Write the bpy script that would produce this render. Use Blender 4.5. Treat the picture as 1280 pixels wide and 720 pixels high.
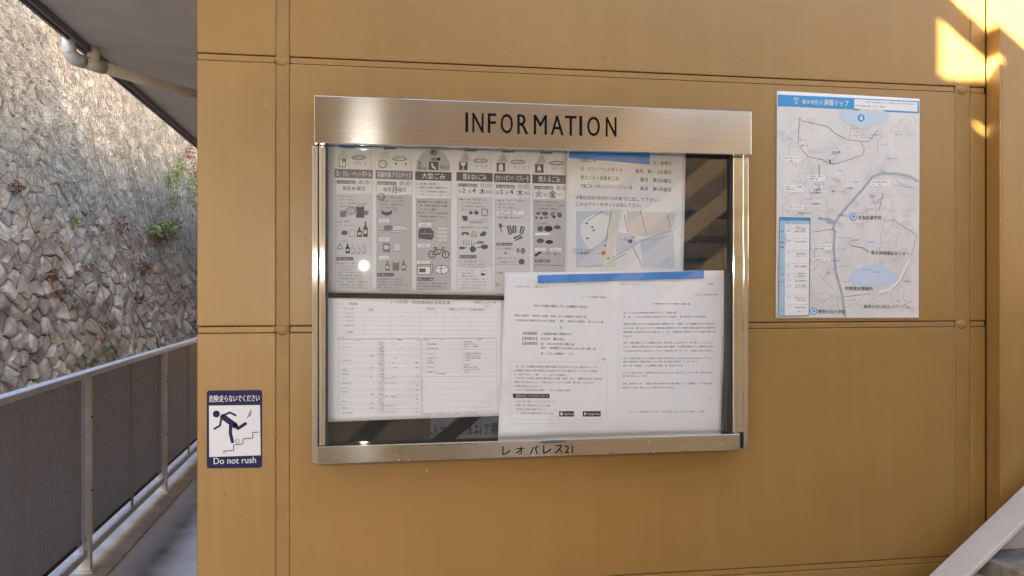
import bpy, bmesh, math, random
from mathutils import Vector, Matrix
R = math.radians
random.seed(7)
S = bpy.context.scene
for o in list(bpy.data.objects): bpy.data.objects.remove(o)

# ------------------------------------------------------------------ camera
F = 1075.0; TH = math.atan(185.0/F); D = 1.44; CH = 1.55
cam = bpy.data.cameras.new('camera'); camo = bpy.data.objects.new('camera', cam)
S.collection.objects.link(camo); S.camera = camo
camo.location = (0, -D, CH); camo.rotation_euler = (R(90), 0, -TH)
cam.sensor_width = 36; cam.lens = F/1280*36; cam.clip_start = .02; cam.clip_end = 500
# ------------------------------------------------------------------ light
S.view_settings.view_transform = 'Standard'; S.view_settings.look = 'None'
S.view_settings.gamma = 1; S.view_settings.use_curve_mapping = False
S.view_settings.exposure = 3.92
S.view_settings.use_white_balance = True; S.view_settings.white_balance_temperature = 6850; S.view_settings.white_balance_tint = 9
W = bpy.data.worlds.new('World'); S.world = W; W.use_nodes = True
nt = W.node_tree; nt.nodes.clear()
sky = nt.nodes.new('ShaderNodeTexSky'); sky.sky_type = 'NISHITA'; sky.sun_disc = False
SUN = Vector((-1, -1, .75)).normalized()
sky.sun_elevation = math.asin(SUN.z); sky.sun_rotation = R(225)
bg = nt.nodes.new('ShaderNodeBackground'); bg.inputs[1].default_value = .055
wo = nt.nodes.new('ShaderNodeOutputWorld')
nt.links.new(sky.outputs[0], bg.inputs[0]); nt.links.new(bg.outputs[0], wo.inputs[0])
sl = bpy.data.lights.new('sun', 'SUN'); sl.energy = 5; sl.angle = R(.55); sl.color = (1, .95, .88)
so = bpy.data.objects.new('sun', sl); S.collection.objects.link(so)
so.rotation_euler = SUN.to_track_quat('Z', 'Y').to_euler()
# the phone's own small lamp, whose glint the glass and the brushed steel show
fl = bpy.data.lights.new('phone_lamp', 'POINT'); fl.energy = 1.3; fl.shadow_soft_size = .011; fl.color = (.95, .97, 1)
fo = bpy.data.objects.new('phone_lamp', fl); S.collection.objects.link(fo); fo.location = (0, -D+.005, CH+.072)
S.cycles.max_bounces = 10; S.cycles.diffuse_bounces = 5; S.cycles.transparent_max_bounces = 12
S.cycles.caustics_reflective = False; S.cycles.sample_clamp_indirect = 4

# ------------------------------------------------------------------ helpers
FW = Vector((math.sin(TH), math.cos(TH), 0)); RT = Vector((math.cos(TH), -math.sin(TH), 0))
CAM = Vector((0, -D, CH))
def ray(px, py): return FW + RT*((px-640)/F) + Vector((0, 0, (360-py)/F))
def at_y(px, py, y=0.0):
    d = ray(px, py-(-1)*0); t = (y-CAM.y)/d.y; p = CAM + d*t; return p
def at_z(px, py, z=0.0):
    d = ray(px, py); return CAM + d*((z-CAM.z)/d.z)
def at_x(px, py, x):
    d = ray(px, py); return CAM + d*((x-CAM.x)/d.x)

def link(o): S.collection.objects.link(o); return o
def tag(o, label=None, cat=None, group=None, kind=None):
    if label: o['label'] = label
    if cat: o['category'] = cat
    if group: o['group'] = group
    if kind: o['kind'] = kind
    return o
def empty(name, loc, label=None, cat=None, group=None, kind=None):
    o = bpy.data.objects.new(name, None); o.empty_display_size = .05; o.location = loc
    return tag(link(o), label, cat, group, kind)

class MB:
    def __init__(s): s.v = []; s.f = []
    def add(s, vs, fs):
        n = len(s.v); s.v += [tuple(v) for v in vs]; s.f += [tuple(i+n for i in f) for f in fs]
    def box(s, x0, x1, y0, y1, z0, z1):
        if x0 > x1: x0, x1 = x1, x0
        if y0 > y1: y0, y1 = y1, y0
        if z0 > z1: z0, z1 = z1, z0
        s.add([(x0,y0,z0),(x1,y0,z0),(x1,y1,z0),(x0,y1,z0),(x0,y0,z1),(x1,y0,z1),(x1,y1,z1),(x0,y1,z1)],
              [(0,3,2,1),(4,5,6,7),(0,1,5,4),(1,2,6,5),(2,3,7,6),(3,0,4,7)])
        return s
    def prism(s, pts, a, b):          # pts: list of (p,q) in x,z ; extrude in y from a to b
        n = len(pts)
        s.add([(p, a, q) for p, q in pts]+[(p, b, q) for p, q in pts],
              [tuple(range(n)), tuple(range(2*n-1, n-1, -1))]+[(i, i+n, (i+1) % n+n, (i+1) % n) for i in range(n)])
        return s
    def tube(s, pts, r, n=6, cap=True):
        pts = [Vector(p) for p in pts]; m = len(pts); vs = []
        rr = r if isinstance(r, (list, tuple)) else [r]*m
        for i, p in enumerate(pts):
            t = (pts[min(i+1, m-1)]-pts[max(i-1, 0)]).normalized()
            a = t.cross(Vector((0, 0, 1)) if abs(t.z) < .9 else Vector((1, 0, 0))).normalized(); b = t.cross(a)
            for k in range(n):
                g = 2*math.pi*k/n; vs.append(p+(a*math.cos(g)+b*math.sin(g))*rr[i])
        fs = [(i*n+k, i*n+(k+1) % n, (i+1)*n+(k+1) % n, (i+1)*n+k) for i in range(m-1) for k in range(n)]
        if cap: fs += [tuple(range(n-1, -1, -1)), tuple(range((m-1)*n, m*n))]
        s.add(vs, fs); return s
    def build(s, name, mat, parent=None, bevel=0, seg=2, smooth=False, grain='x', mtx=None):
        me = bpy.data.meshes.new(name); me.from_pydata(s.v, [], s.f)
        bm = bmesh.new(); bm.from_mesh(me)
        bmesh.ops.recalc_face_normals(bm, faces=bm.faces)
        if bevel: bmesh.ops.bevel(bm, geom=list(bm.edges), offset=bevel, segments=seg, profile=.5, affect='EDGES', clamp_overlap=True)
        uv = bm.loops.layers.uv.new('UVMap')
        for f in bm.faces:
            f.smooth = smooth
            for l in f.loops:
                c = l.vert.co; l[uv].uv = (c.x+c.y*.3, c.z) if grain == 'x' else (c.z, c.x+c.y*.3)
        bm.to_mesh(me); bm.free()
        me.materials.append(mat)
        o = link(bpy.data.objects.new(name, me))
        if parent is not None:
            o.parent = parent; me.transform(Matrix.Translation(-Vector(parent_loc(parent))))
        return o
def parent_loc(p):
    l = Vector(p.location)
    while p.parent: p = p.parent; l += Vector(p.location)
    return l

# ---- materials
def mat(name, col, rough=.6, metal=0, spec=.5, var=0.0, vscale=8, bump=0.0, bscale=60, stretch=None, col2=None, rnd=0, coat=0, aniso=0, detail=4):
    m = bpy.data.materials.new(name); m.use_nodes = True; N = m.node_tree.nodes; L = m.node_tree.links
    b = N['Principled BSDF']; b.inputs['Roughness'].default_value = rough; b.inputs['Metallic'].default_value = metal
    b.inputs['Specular IOR Level'].default_value = spec; b.inputs['Base Color'].default_value = (*col, 1)
    b.inputs['Coat Weight'].default_value = coat
    tc = N.new('ShaderNodeTexCoord'); mp = N.new('ShaderNodeMapping'); L.new(tc.outputs['Object'], mp.inputs[0])
    if stretch: mp.inputs['Scale'].default_value = stretch
    if var or col2:
        nz = N.new('ShaderNodeTexNoise'); nz.inputs['Scale'].default_value = vscale; nz.inputs['Detail'].default_value = detail
        L.new(mp.outputs[0], nz.inputs[0])
        rp = N.new('ShaderNodeValToRGB'); L.new(nz.outputs[0], rp.inputs[0])
        c2 = col2 or tuple(min(1, c*(1+var)) for c in col)
        c1 = col if col2 else tuple(c*(1-var) for c in col)
        rp.color_ramp.elements[0].position = .35; rp.color_ramp.elements[1].position = .65
        rp.color_ramp.elements[0].color = (*c1, 1); rp.color_ramp.elements[1].color = (*c2, 1)
        out = rp.outputs[0]
        if rnd:
            oi = N.new('ShaderNodeObjectInfo'); hs = N.new('ShaderNodeHueSaturation')
            mr = N.new('ShaderNodeMapRange'); mr.inputs['To Min'].default_value = 1-rnd; mr.inputs['To Max'].default_value = 1+rnd
            L.new(oi.outputs['Random'], mr.inputs[0]); L.new(mr.outputs[0], hs.inputs['Value']); L.new(out, hs.inputs['Color']); out = hs.outputs[0]
        L.new(out, b.inputs['Base Color'])
    if bump:
        nb = N.new('ShaderNodeTexNoise'); nb.inputs['Scale'].default_value = bscale; nb.inputs['Detail'].default_value = 3
        L.new(mp.outputs[0], nb.inputs[0]); bp = N.new('ShaderNodeBump'); bp.inputs['Strength'].default_value = bump
        bp.inputs['Distance'].default_value = .01; L.new(nb.outputs[0], bp.inputs['Height']); L.new(bp.outputs[0], b.inputs['Normal'])
    if aniso:
        b.inputs['Anisotropic'].default_value = aniso
        b.inputs['Anisotropic Rotation'].default_value = .25; tg = N.new('ShaderNodeTangent'); tg.direction_type = 'UV_MAP'; L.new(tg.outputs[0], b.inputs['Tangent'])
    return m
def srgb(r, g, b): return tuple(((c/255+.055)/1.055)**2.4 if c > 10 else c/255/12.92 for c in (r, g, b))

def wall_paint():
    m = mat('ochre_wall_paint', (.298, .159, .041), .36, var=.07, vscale=2.2, bump=.04, bscale=260)
    N = m.node_tree.nodes; L = m.node_tree.links; b = N['Principled BSDF']
    # dusty streaks and pin stains that belong to the wall
    tc = N.new('ShaderNodeTexCoord'); mp = N.new('ShaderNodeMapping'); mp.inputs['Scale'].default_value = (14, 14, 1.2)
    nz = N.new('ShaderNodeTexNoise'); nz.inputs['Scale'].default_value = 1.6; nz.inputs['Detail'].default_value = 6
    L.new(tc.outputs['Object'], mp.inputs[0]); L.new(mp.outputs[0], nz.inputs[0])
    mr = N.new('ShaderNodeMapRange'); mr.inputs['From Min'].default_value = .5; mr.inputs['From Max'].default_value = .8
    mr.inputs['To Max'].default_value = .16; L.new(nz.outputs[0], mr.inputs[0])
    mx = N.new('ShaderNodeMixRGB'); mx.inputs[2].default_value = (.44, .27, .10, 1); L.new(mr.outputs[0], mx.inputs[0])
    src = b.inputs['Base Color'].links[0].from_socket; L.new(src, mx.inputs[1])
    vo = N.new('ShaderNodeTexNoise'); vo.inputs['Scale'].default_value = 75; vo.inputs['Detail'].default_value = 1
    L.new(tc.outputs['Object'], vo.inputs[0])
    m2 = N.new('ShaderNodeMapRange'); m2.inputs['From Min'].default_value = .74; m2.inputs['From Max'].default_value = .78; m2.inputs['To Max'].default_value = .5
    L.new(vo.outputs[0], m2.inputs[0]); mx2 = N.new('ShaderNodeMixRGB'); mx2.inputs[2].default_value = (.16, .08, .02, 1)
    L.new(m2.outputs[0], mx2.inputs[0]); L.new(mx.outputs[0], mx2.inputs[1]); L.new(mx2.outputs[0], b.inputs['Base Color'])
    return m
M = {}
M['wall'] = wall_paint()
M['joint'] = mat('ochre_caulk', (.288, .151, .039), .5, var=.08, vscale=20, bump=.12, bscale=90)
M['gap'] = mat('joint_shadow_gap', (.05, .028, .012), .8)
M['steel'] = mat('brushed_steel', (.58, .56, .50), .14, 1, var=.06, vscale=6, stretch=(.12, .12, 60), bump=.012, bscale=40, aniso=1.0)
M['steel_v'] = mat('brushed_steel_upright', (.62, .60, .54), .14, 1, var=.06, vscale=6, stretch=(60, 60, .12), bump=.012, bscale=40, aniso=1.0)
for k_ in ('steel', 'steel_v'):
    N = M[k_].node_tree.nodes; L = M[k_].node_tree.links; nz = N.new('ShaderNodeTexNoise'); nz.inputs['Scale'].default_value = 6; nz.inputs['Detail'].default_value = 2
    tc = N.new('ShaderNodeTexCoord'); L.new(tc.outputs['Object'], nz.inputs[0]); mr = N.new('ShaderNodeMapRange'); mr.inputs['From Min'].default_value = .35; mr.inputs['From Max'].default_value = .7
    mr.inputs['To Min'].default_value = .105; mr.inputs['To Max'].default_value = .125; L.new(nz.outputs[0], mr.inputs[0]); L.new(mr.outputs[0], N['Principled BSDF'].inputs['Roughness'])
M['chip'] = mat('bare_chip', (.55, .45, .30), .7); M['chipd'] = mat('rusty_chip', (.14, .07, .03), .8)
M['ink'] = mat('black_engraving', (.004, .0035, .0035), .8, spec=.1)
M['gasket'] = mat('black_gasket', (.02, .02, .02), .6)
M['back'] = mat('case_back_felt', (.02, .019, .017), .9, var=.2, vscale=30)
M['paper'] = mat('white_paper', (.84, .82, .82), .75, spec=.25, var=.015, vscale=6)
M['paper2'] = mat('flyer_paper', (.72, .70, .67), .7, spec=.3, var=.02, vscale=6)
M['tape'] = mat('blue_masking_tape', (.045, .23, .62), .55, var=.12, vscale=25, bump=.05, bscale=200)
M['magnet'] = mat('dark_magnet_strip', (.02, .017, .018), .9, spec=.1)
def ink(n, c, r=.7): return mat(n, c, r, spec=.25)
M['k1'] = ink('print_black', (.02, .02, .02)); M['k2'] = ink('print_dark_grey', (.095, .095, .092))
M['k3'] = ink('print_grey', (.20, .197, .187)); M['k4'] = ink('print_pale_grey', (.46, .45, .43)); M['k5'] = ink('print_faint_grey', (.59, .575, .55))
M['w'] = ink('print_white', (.78, .76, .73)); M['red'] = ink('print_red', (.52, .16, .13)); M['reddot'] = ink('print_red_dot', (.62, .10, .03))
M['blue'] = ink('print_blue', (.03, .04, .25)); M['pblue'] = ink('print_pale_blue', (.51, .54, .60)); M['pyel'] = ink('print_pale_yellow', (.62, .60, .50))
M['ppink'] = ink('print_pale_pink', (.62, .55, .52))
M['navy'] = mat('navy_print', (.009, .007, .052), .5, spec=.25); M['signw'] = mat('sign_white', (.62, .60, .60), .35)
M['mapbase'] = mat('map_paper', (.60, .55, .495), .5, spec=.35, var=.05, vscale=14, detail=8, bump=.01, bscale=10)
M['mapblue'] = ink('map_header_blue', (.055, .25, .47), .45); M['mapcy'] = ink('map_pale_cyan', (.34, .44, .50)); M['mapsky'] = ink('map_sky_tint', (.46, .51, .57))
M['mapgrey'] = ink('map_road_grey', (.38, .365, .36)); M['mapline'] = ink('map_line', (.38, .335, .30)); M['maptint'] = ink('map_tint', (.555, .505, .455)); M['maptxt'] = ink('map_blue_text', (.22, .24, .50))
M['pond'] = ink('map_pond_blue', (.30, .36, .43)); M['mapw'] = ink('map_white', (.68, .64, .59))
M['alu'] = mat('anodised_aluminium', (.60, .64, .76), .35, 0, var=.06, vscale=12)  # blue cast in the base colour stands in for reflected sky
M['post'] = mat('railing_post_paint', (.74, .70, .67), .45, 0, var=.1, vscale=14)
M['panel'] = mat('dark_railing_panel', (.36, .42, .53), .6, var=.12, vscale=40, bump=.03, bscale=300)
M['stiff'] = mat('panel_stiffener', (.38, .38, .40), .6)
M['pvc'] = mat('ivory_pvc', (.68, .62, .51), .35, var=.04, vscale=10); M['pvcw'] = mat('skylit_pvc', (.66, .68, .72), .35)  # elbow and riser tone whitened for the skylight falling on them
M['soffit'] = mat('grey_brown_soffit', (.68, .65, .59), .7, var=.05, vscale=5, bump=.05, bscale=160)
M['fascia'] = mat('brown_fascia', (.20, .175, .18), .4, .2)
M['stair'] = mat('stair_cream_paint', (.57, .525, .48), .4, var=.05, vscale=8, bump=.03, bscale=200)
M['plaster'] = mat('backdrop_brown_paint', (.40, .27, .15), .6, var=.06, vscale=4)
M['beamtan'] = mat('tan_beam_paint', (.75, .52, .26), .5)
M['darkbeam'] = mat('dark_beam_paint', (.04, .036, .034), .5)

def floor_mat():
    m = mat('walkway_vinyl', (.74, .74, .76), .35, var=.10, vscale=2.2, bump=.04, bscale=120, detail=8)
    N = m.node_tree.nodes; L = m.node_tree.links; b = N['Principled BSDF']
    tc = N.new('ShaderNodeTexCoord'); sx = N.new('ShaderNodeSeparateXYZ'); L.new(tc.outputs['Object'], sx.inputs[0])
    nz = N.new('ShaderNodeTexNoise'); nz.inputs['Scale'].default_value = 5; nz.inputs['Detail'].default_value = 7; L.new(tc.outputs['Object'], nz.inputs[0])
    # brown dirt and the railing's soft shade, painted as one band on the floor
    md = N.new('ShaderNodeMath'); md.operation = 'ADD'; md.inputs[1].default_value = 1.17; L.new(sx.outputs[0], md.inputs[0])
    ab = N.new('ShaderNodeMath'); ab.operation = 'ABSOLUTE'; L.new(md.outputs[0], ab.inputs[0])
    mr = N.new('ShaderNodeMapRange'); mr.inputs['From Min'].default_value = .15; mr.inputs['From Max'].default_value = .0; L.new(ab.outputs[0], mr.inputs[0])
    mu = N.new('ShaderNodeMath'); mu.operation = 'MULTIPLY'; L.new(mr.outputs[0], mu.inputs[0]); L.new(nz.outputs[0], mu.inputs[1])
    m2 = N.new('ShaderNodeMath'); m2.operation = 'MULTIPLY'; m2.inputs[1].default_value = 1.5; m2.use_clamp = True; L.new(mu.outputs[0], m2.inputs[0])
    mx = N.new('ShaderNodeMixRGB'); mx.inputs[2].default_value = (.085, .062, .042, 1); L.new(m2.outputs[0], mx.inputs[0])
    L.new(b.inputs['Base Color'].links[0].from_socket, mx.inputs[1]); L.new(mx.outputs[0], b.inputs['Base Color'])
    return m
M['floor'] = floor_mat()
M['kerb'] = mat('pale_concrete', (.56, .53, .49), .8, var=.15, vscale=6, bump=.2, bscale=40)
M['ground'] = mat('gravelly_ground', (.36, .32, .27), .95, var=.3, vscale=5, bump=.5, bscale=30)
M['tread'] = mat('stone_grey_tread', (.23, .20, .165), .7, var=.35, vscale=14, stretch=(1, 3, 1), bump=.15, bscale=60, detail=8)

def glass_mat():
    m = bpy.data.materials.new('case_glass'); m.use_nodes = True; N = m.node_tree.nodes; L = m.node_tree.links; N.clear()
    o = N.new('ShaderNodeOutputMaterial'); mx = N.new('ShaderNodeMixShader'); t = N.new('ShaderNodeBsdfTransparent'); g = N.new('ShaderNodeBsdfGlossy')
    t.inputs[0].default_value = (.985, .985, .98, 1); g.inputs['Roughness'].default_value = .015
    lw = N.new('ShaderNodeLayerWeight'); pw = N.new('ShaderNodeMath'); pw.operation = 'POWER'; pw.inputs[1].default_value = 5
    ma = N.new('ShaderNodeMath'); ma.operation = 'MULTIPLY_ADD'; ma.inputs[1].default_value = .9; ma.inputs[2].default_value = .065
    lw.inputs[0].default_value = .5
    L.new(lw.outputs['Facing'], pw.inputs[0]); L.new(pw.outputs[0], ma.inputs[0]); L.new(ma.outputs[0], mx.inputs[0])
    L.new(t.outputs[0], mx.inputs[1]); L.new(g.outputs[0], mx.inputs[2]); L.new(mx.outputs[0], o.inputs[0]); return m
M['glass'] = glass_mat()

def stone_mat(name, c1, c2, c3, rnd):
    m = mat(name, c1, .85, spec=.25, col2=c2, vscale=5, rnd=rnd, bump=.7, bscale=22, detail=8)
    N = m.node_tree.nodes; L = m.node_tree.links; b = N['Principled BSDF']
    nz = N.new('ShaderNodeTexNoise'); nz.inputs['Scale'].default_value = 1.1; nz.inputs['Detail'].default_value = 6
    tc = N.new('ShaderNodeTexCoord'); L.new(tc.outputs['Object'], nz.inputs[0])
    mr = N.new('ShaderNodeMapRange'); mr.inputs['From Min'].default_value = .45; mr.inputs['From Max'].default_value = .62; L.new(nz.outputs[0], mr.inputs[0])
    mx = N.new('ShaderNodeMixRGB'); mx.inputs[2].default_value = (*c3, 1); mu = N.new('ShaderNodeMath'); mu.operation = 'MULTIPLY'; mu.inputs[1].default_value = .6
    L.new(mr.outputs[0], mu.inputs[0]); L.new(mu.outputs[0], mx.inputs[0])
    L.new(b.inputs['Base Color'].links[0].from_socket, mx.inputs[1]); L.new(mx.outputs[0], b.inputs['Base Color'])
    return m
M['stone'] = stone_mat('lightened_field_stone', (.42, .32, .235), (.74, .59, .45), (.54, .38, .24), .38)  # lower stones, colour lightened against the shade near the base
M['stone2'] = stone_mat('darkened_field_stone', (.31, .25, .20), (.52, .44, .36), (.43, .32, .22), .22)  # upper stones, colour darkened against the stronger skylight there
M['mortar'] = mat('dark_earth_mortar', (.22, .165, .115), .95, var=.3, vscale=12, bump=.5, bscale=30)
M['twig'] = mat('pale_dry_stem', (.44, .35, .28), .9, var=.3, vscale=7); M['twigd'] = mat('dark_vine_stem', (.24, .17, .115), .9, var=.3, vscale=7)
M['leafdry'] = mat('pale_dry_leaf', (.46, .36, .275), .85, var=.25, vscale=11); M['leafbr'] = mat('russet_dry_leaf', (.22, .09, .04), .85, var=.3, vscale=11)
M['leafg'] = mat('fresh_green_leaf', (.25, .265, .10), .7, var=.35, vscale=11)

# ------------------------------------------------------------------ the setting
wL = at_y(246, 360).x; xPil = at_y(1233, 360).x
ZJ = [1.4830+.438*k for k in (-3, -2, -1, 0, 1, 2, 3)]
RX = -1.49; RH = 1.10
struct = lambda mb, name, m, **k: tag(mb.build(name, m, **k), kind='structure')
gnd = MB(); gnd.add([(-60, -60, -.62), (60, -60, -.62), (60, 90, -.62), (-60, 90, -.62)], [(0, 1, 2, 3)])
struct(gnd, 'ground', M['ground'])
fl_ = empty('walkway_floor', (0, 0, 0), kind='structure')
for (a, b) in ((-6, -1.2), (-1.2, 1.9), (1.9, 4.93), (4.93, 8.0), (8.0, 11.1), (11.1, 25)):
    MB().box(-1.36, 6, a+.003, b-.003, -.3, 0).build('floor_section', M['floor'], fl_)
MB().box(-1.68, -1.363, -6, 25, -.62, .012).build('kerb_strip', M['kerb'], fl_, bevel=.008)
MB().box(-1.36, 6, -6, 25, -.6, -.304).build('slab_base', M['kerb'], fl_)

# ceiling with stairwell openings shaped to throw sun patches and brighten the opposite wall
ZC = 2.8
def qx(px, py): p = at_y(px, py); return p.x-(ZC-p.z)/.75
def qy(px, py): p = at_y(px, py); return -(ZC-p.z)/.75
Q1 = (qx(1175, 0)+qx(1233, 47))/2; Q2 = (qx(1180, 30)+qx(1233, 75))/2; YB = qy(1205, 109); XP = at_y(1177, 60).x
SE = -1.392
cl = empty('walkway_ceiling', (0, 0, ZC), kind='structure')
QL = Q2-.55
g0x, g1x = qx(1233, 181), qx(1233, 165); g0y, g1y = qy(1233, 178), qy(1220, 156)
for (x0, x1, y0, y1) in ((SE, QL, -6, 25), (QL, 6, .12, 25), (QL, g0x, -6, YB), (g1x, Q2+.0, -6, YB), (g0x, g1x, -6, g0y), (g0x, g1x, g1y, YB), (Q2, 1.5, -6, YB-.9), (5.2, 6, -6, YB-.9), (1.5, 5.2, -2.5, YB-.9), (1.5, 5.2, -6, -3.35)):
    MB().box(x0+.001, x1-.001, y0+.001, y1-.001, ZC, ZC+.018).build('soffit_board', M['soffit'], cl)
MB().box(Q2, Q1, YB-.9, .118, ZC+.0, ZC+.018).build('sun_patch_beam', M['beamtan'], cl)  # added to shade the dark band between the sun patches
PX = QL-.002
MB().box(PX-.02, PX, -(XP-PX), .12, ZC+.02, 5.2).build('sun_block_panel', M['soffit'], cl)  # unseen panel added to cut off the sun left of the patches
MB().box(SE-.012, SE, -6, 25, ZC-.035, ZC+.2).build('edge_trim', M['fascia'], cl)
MB().box(SE-.075, SE-.06, -6, 25, ZC-.01, ZC+.2).build('edge_trim', M['fascia'], cl)
MB().box(SE-.0595, SE-.0125, -6, 25, ZC+.03, ZC+.15).build('edge_channel', M['alu'], cl)

# ------------------------------------------------------------------ clad wall
wall = empty('clad_wall', (wL, 0, 0), 'ochre painted steel clad wall that carries the information board', 'wall')
s1a, s1b = at_y(345, 360).x, at_y(361.5, 360).x
s2a, s2b = at_y(1194.5, 360).x, at_y(1213, 360).x
H = .006
cols = [(wL, s1a), (s1b, s2a), (s2b, xPil-.0015)]
zs = [0]+ZJ+[ZC]
zs = [0] + [z for z in ZJ if .05 < z < ZC-.05] + [ZC]
for (a, b) in cols:
    for i in range(len(zs)-1):
        z0 = zs[i]+(H if i else 0); z1 = zs[i+1]-(H if i < len(zs)-2 else 0)
        MB().box(a+.0004, b-.0004, 0, .03, z0, z1).build('siding_panel', M['wall'], wall, bevel=.0016)
    for z in zs[1:-1]:
        MB().box(a+.0015, b-.0015, .0015, .028, z-H+.0008, z+H-.0014).build('joint_strip', M['wall'], wall, bevel=.0012)
for (a, b) in ((s1a, s1b), (s2a, s2b)):
    MB().box(a, b, .0012, .03, 0, ZC).build('seam_strip', M['joint'], wall, bevel=.0008)
    for z in zs[1:-1]:      # caulk lump where the joints cross
        mb = MB(); n = 10; vs = []; c = (a*.55+b*.45)
        for j in range(5):
            ph = j/4*math.pi/2
            for k in range(n):
                g = 2*math.pi*k/n
                vs.append((c+math.cos(g)*.0125*math.cos(ph)*(1+.15*math.sin(3*g)), .0012-math.sin(ph)*.0032, z+math.sin(g)*.0085*math.cos(ph)-.001))
        mb.add(vs, [(j*n+k, j*n+(k+1) % n, (j+1)*n+(k+1) % n, (j+1)*n+k) for j in range(4) for k in range(n)])
        mb.build('caulk_lump', M['joint'], wall, smooth=True)
MB().box(wL, 3, .0305, .12, 0, ZC).build('wall_core', M['gap'], wall)
MB().box(wL+.001, 3, .1205, 25, 0, ZC).build('side_wall', M['wall'], wall)
# pillar to the right
pe = at_y(1251.5, 360, -.034).x
pil = empty('wall_pillar', (xPil, 0, 0), 'ochre box pillar standing proud of the wall at the right edge of the photo', 'pillar')
MB().box(xPil, xPil+.004, -.034, -.0005, 0, ZC-.002).build('pillar_side', M['wall'], pil)
MB().box(xPil+.0042, 3, -.034, -.0005, 0, ZC-.002).build('pillar_face', M['wall'], pil, bevel=.0015)

# ------------------------------------------------------------------ stair at lower right
yS = -.055; sw = .066
e0 = at_y(1160, 720, yS); e1 = at_y(1280, 606, yS); sl_ = (e1.z-e0.z)/(e1.x-e0.x)
st = empty('staircase', (e0.x, yS-.5, 0), 'cream painted staircase rising to the right beside the wall', 'staircase')
def zt(x): return e0.z+(x-e0.x)*sl_
xa = e0.x-e0.z/sl_+.1; xb = e0.x+1.0
MB().prism([(xa, zt(xa)), (xb, zt(xb)), (xb, zt(xb)-.012), (xa, zt(xa)-.012)], yS, yS-sw).build('stringer_flange', M['stair'], st, bevel=.002)
MB().prism([(xa, zt(xa)-.0125), (xb, zt(xb)-.0125), (xb, zt(xb)-.30), (xa+.2, max(0.001, zt(xa+.2)-.30)), (xa+.1, .001)], yS-.006, yS-.014).build('stringer_web', M['stair'], st)
yN = -1.0
MB().prism([(xa, zt(xa)), (xb, zt(xb)), (xb, zt(xb)-.30), (xa+.2, max(0.001, zt(xa+.2)-.30)), (xa+.1, .001)], yN, yN-.012).build('outer_stringer', M['stair'], st)
tr = at_y(1232, 698, yS-.06); rise = .19; run = rise/sl_
for k in range(-5, 5):
    x0 = tr.x+.004+k*run; z0 = tr.z+k*rise
    if z0 < .1: continue
    MB().box(x0, x0+run+.02, yS-.016, yN+.002, z0-.035, z0).build('tread', M['tread'], st, bevel=.003)
    MB().box(x0+.012, x0+.02, yS-.016, yN+.002, max(.001, z0-rise), z0-.036).build('riser', M['stair'], st)
    
# ------------------------------------------------------------------ railing
p1 = at_z(106, 712); p2 = at_z(204, 613)
y1 = at_x(107, 500, RX).y; y2 = at_x(203.5, 500, RX).y; SP = y2-y1
rl = empty('walkway_railing', (RX, y1, 0), 'waist high aluminium railing with dark infill panels along the walkway', 'railing')
ks = range(-3, 9)
for k in ks:
    y = y1+k*SP
    if k < 8:
        ya, yb = y+.035, y+SP-.035
        MB().box(RX-.008, RX+.008, ya, yb, .205, RH-.035).build('infill_panel', M['panel'], rl)
        MB().box(RX-.012, RX+.012, ya, yb, .185, .2045).build('panel_edge', M['gasket'], rl)
        ym = (ya+yb)/2
        MB().box(RX+.0085, RX+.013, ym-.03, ym+.03, .12, RH-.035).build('stiffener', M['stiff'], rl, bevel=.001)
        for e in (ya+.04, yb-.12):
            MB().box(RX+.0085, RX+.014, e-.03, e+.03, .19, RH-.035).build('stiffener', M['stiff'], rl, bevel=.001)
        MB().box(RX-.02, RX+.02, y-.012+.035, y+SP-.035, .095, .135).build('bottom_rail', M['alu'], rl, bevel=.004)
        tr_ = MB().box(RX-.03, RX+.03, y+.0015, y+SP-.0015, RH-.033, RH).build('top_rail', M['alu'], rl, bevel=.007, seg=3)
    pt = MB().box(RX-.032, RX+.030, y-.020, y+.022, .012, RH-.0335).build('post', M['post'], rl, bevel=.003)
    MB().box(RX-.03, RX+.022, y-.105, y-.082, .10, RH-.0345).build('post_flange', M['alu'], rl)
    MB().box(RX-.05, RX+.05, y-.05, y+.05, .0125, .022).build('base_plate', M['post'], rl, bevel=.002)
    for z in (.45, .85):
        MB().tube([(RX+.030, y, z), (RX+.036, y, z)], .006, 8).build('bolt', M['gasket'], rl)

# ------------------------------------------------------------------ drain pipe
pa = at_z(114, 80, ZC-.09); pb = at_z(300, 135, ZC-.09)
pa.z = pb.z = ZC-.09
dr = empty('drain_pipe', pa, 'pale plastic drain pipe with an elbow crossing under the ceiling', 'pipe')
e_ = (pa-pb).normalized(); el = pa+e_*.34; up = Vector((0, 0, 1))
MB().tube([pb, pa+e_*.07], .031, 16).build('pipe_run', M['pvc'], dr, smooth=True)
arc = [pa+e_*.05, pa+e_*.085]
cx = pa+e_*.085+up*.05
for i in range(1, 9):
    g = i/8*math.pi/2; arc.append(cx+e_*.05*math.sin(g)-up*.05*math.cos(g))
arc.append(arc[-1]+up*.05)
MB().tube(arc, .034, 16).build('elbow', M['pvcw'], dr, smooth=True)
MB().tube([arc[-1]-up*.03, arc[-1]+up*2.4], .031, 16).build('pipe_riser', M['pvcw'], dr, smooth=True)
tb = at_z(125, 80, ZC-.09); tt = (tb-pb).length; tb = pb+e_*tt
MB().tube([tb-e_*.06, tb+e_*.045], .034, 16).build('pipe_collar', M['pvc'], dr, smooth=True)
MB().tube([tb, tb+up*.088], .030, 16).build('tee_stub', M['pvc'], dr, smooth=True)

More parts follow.
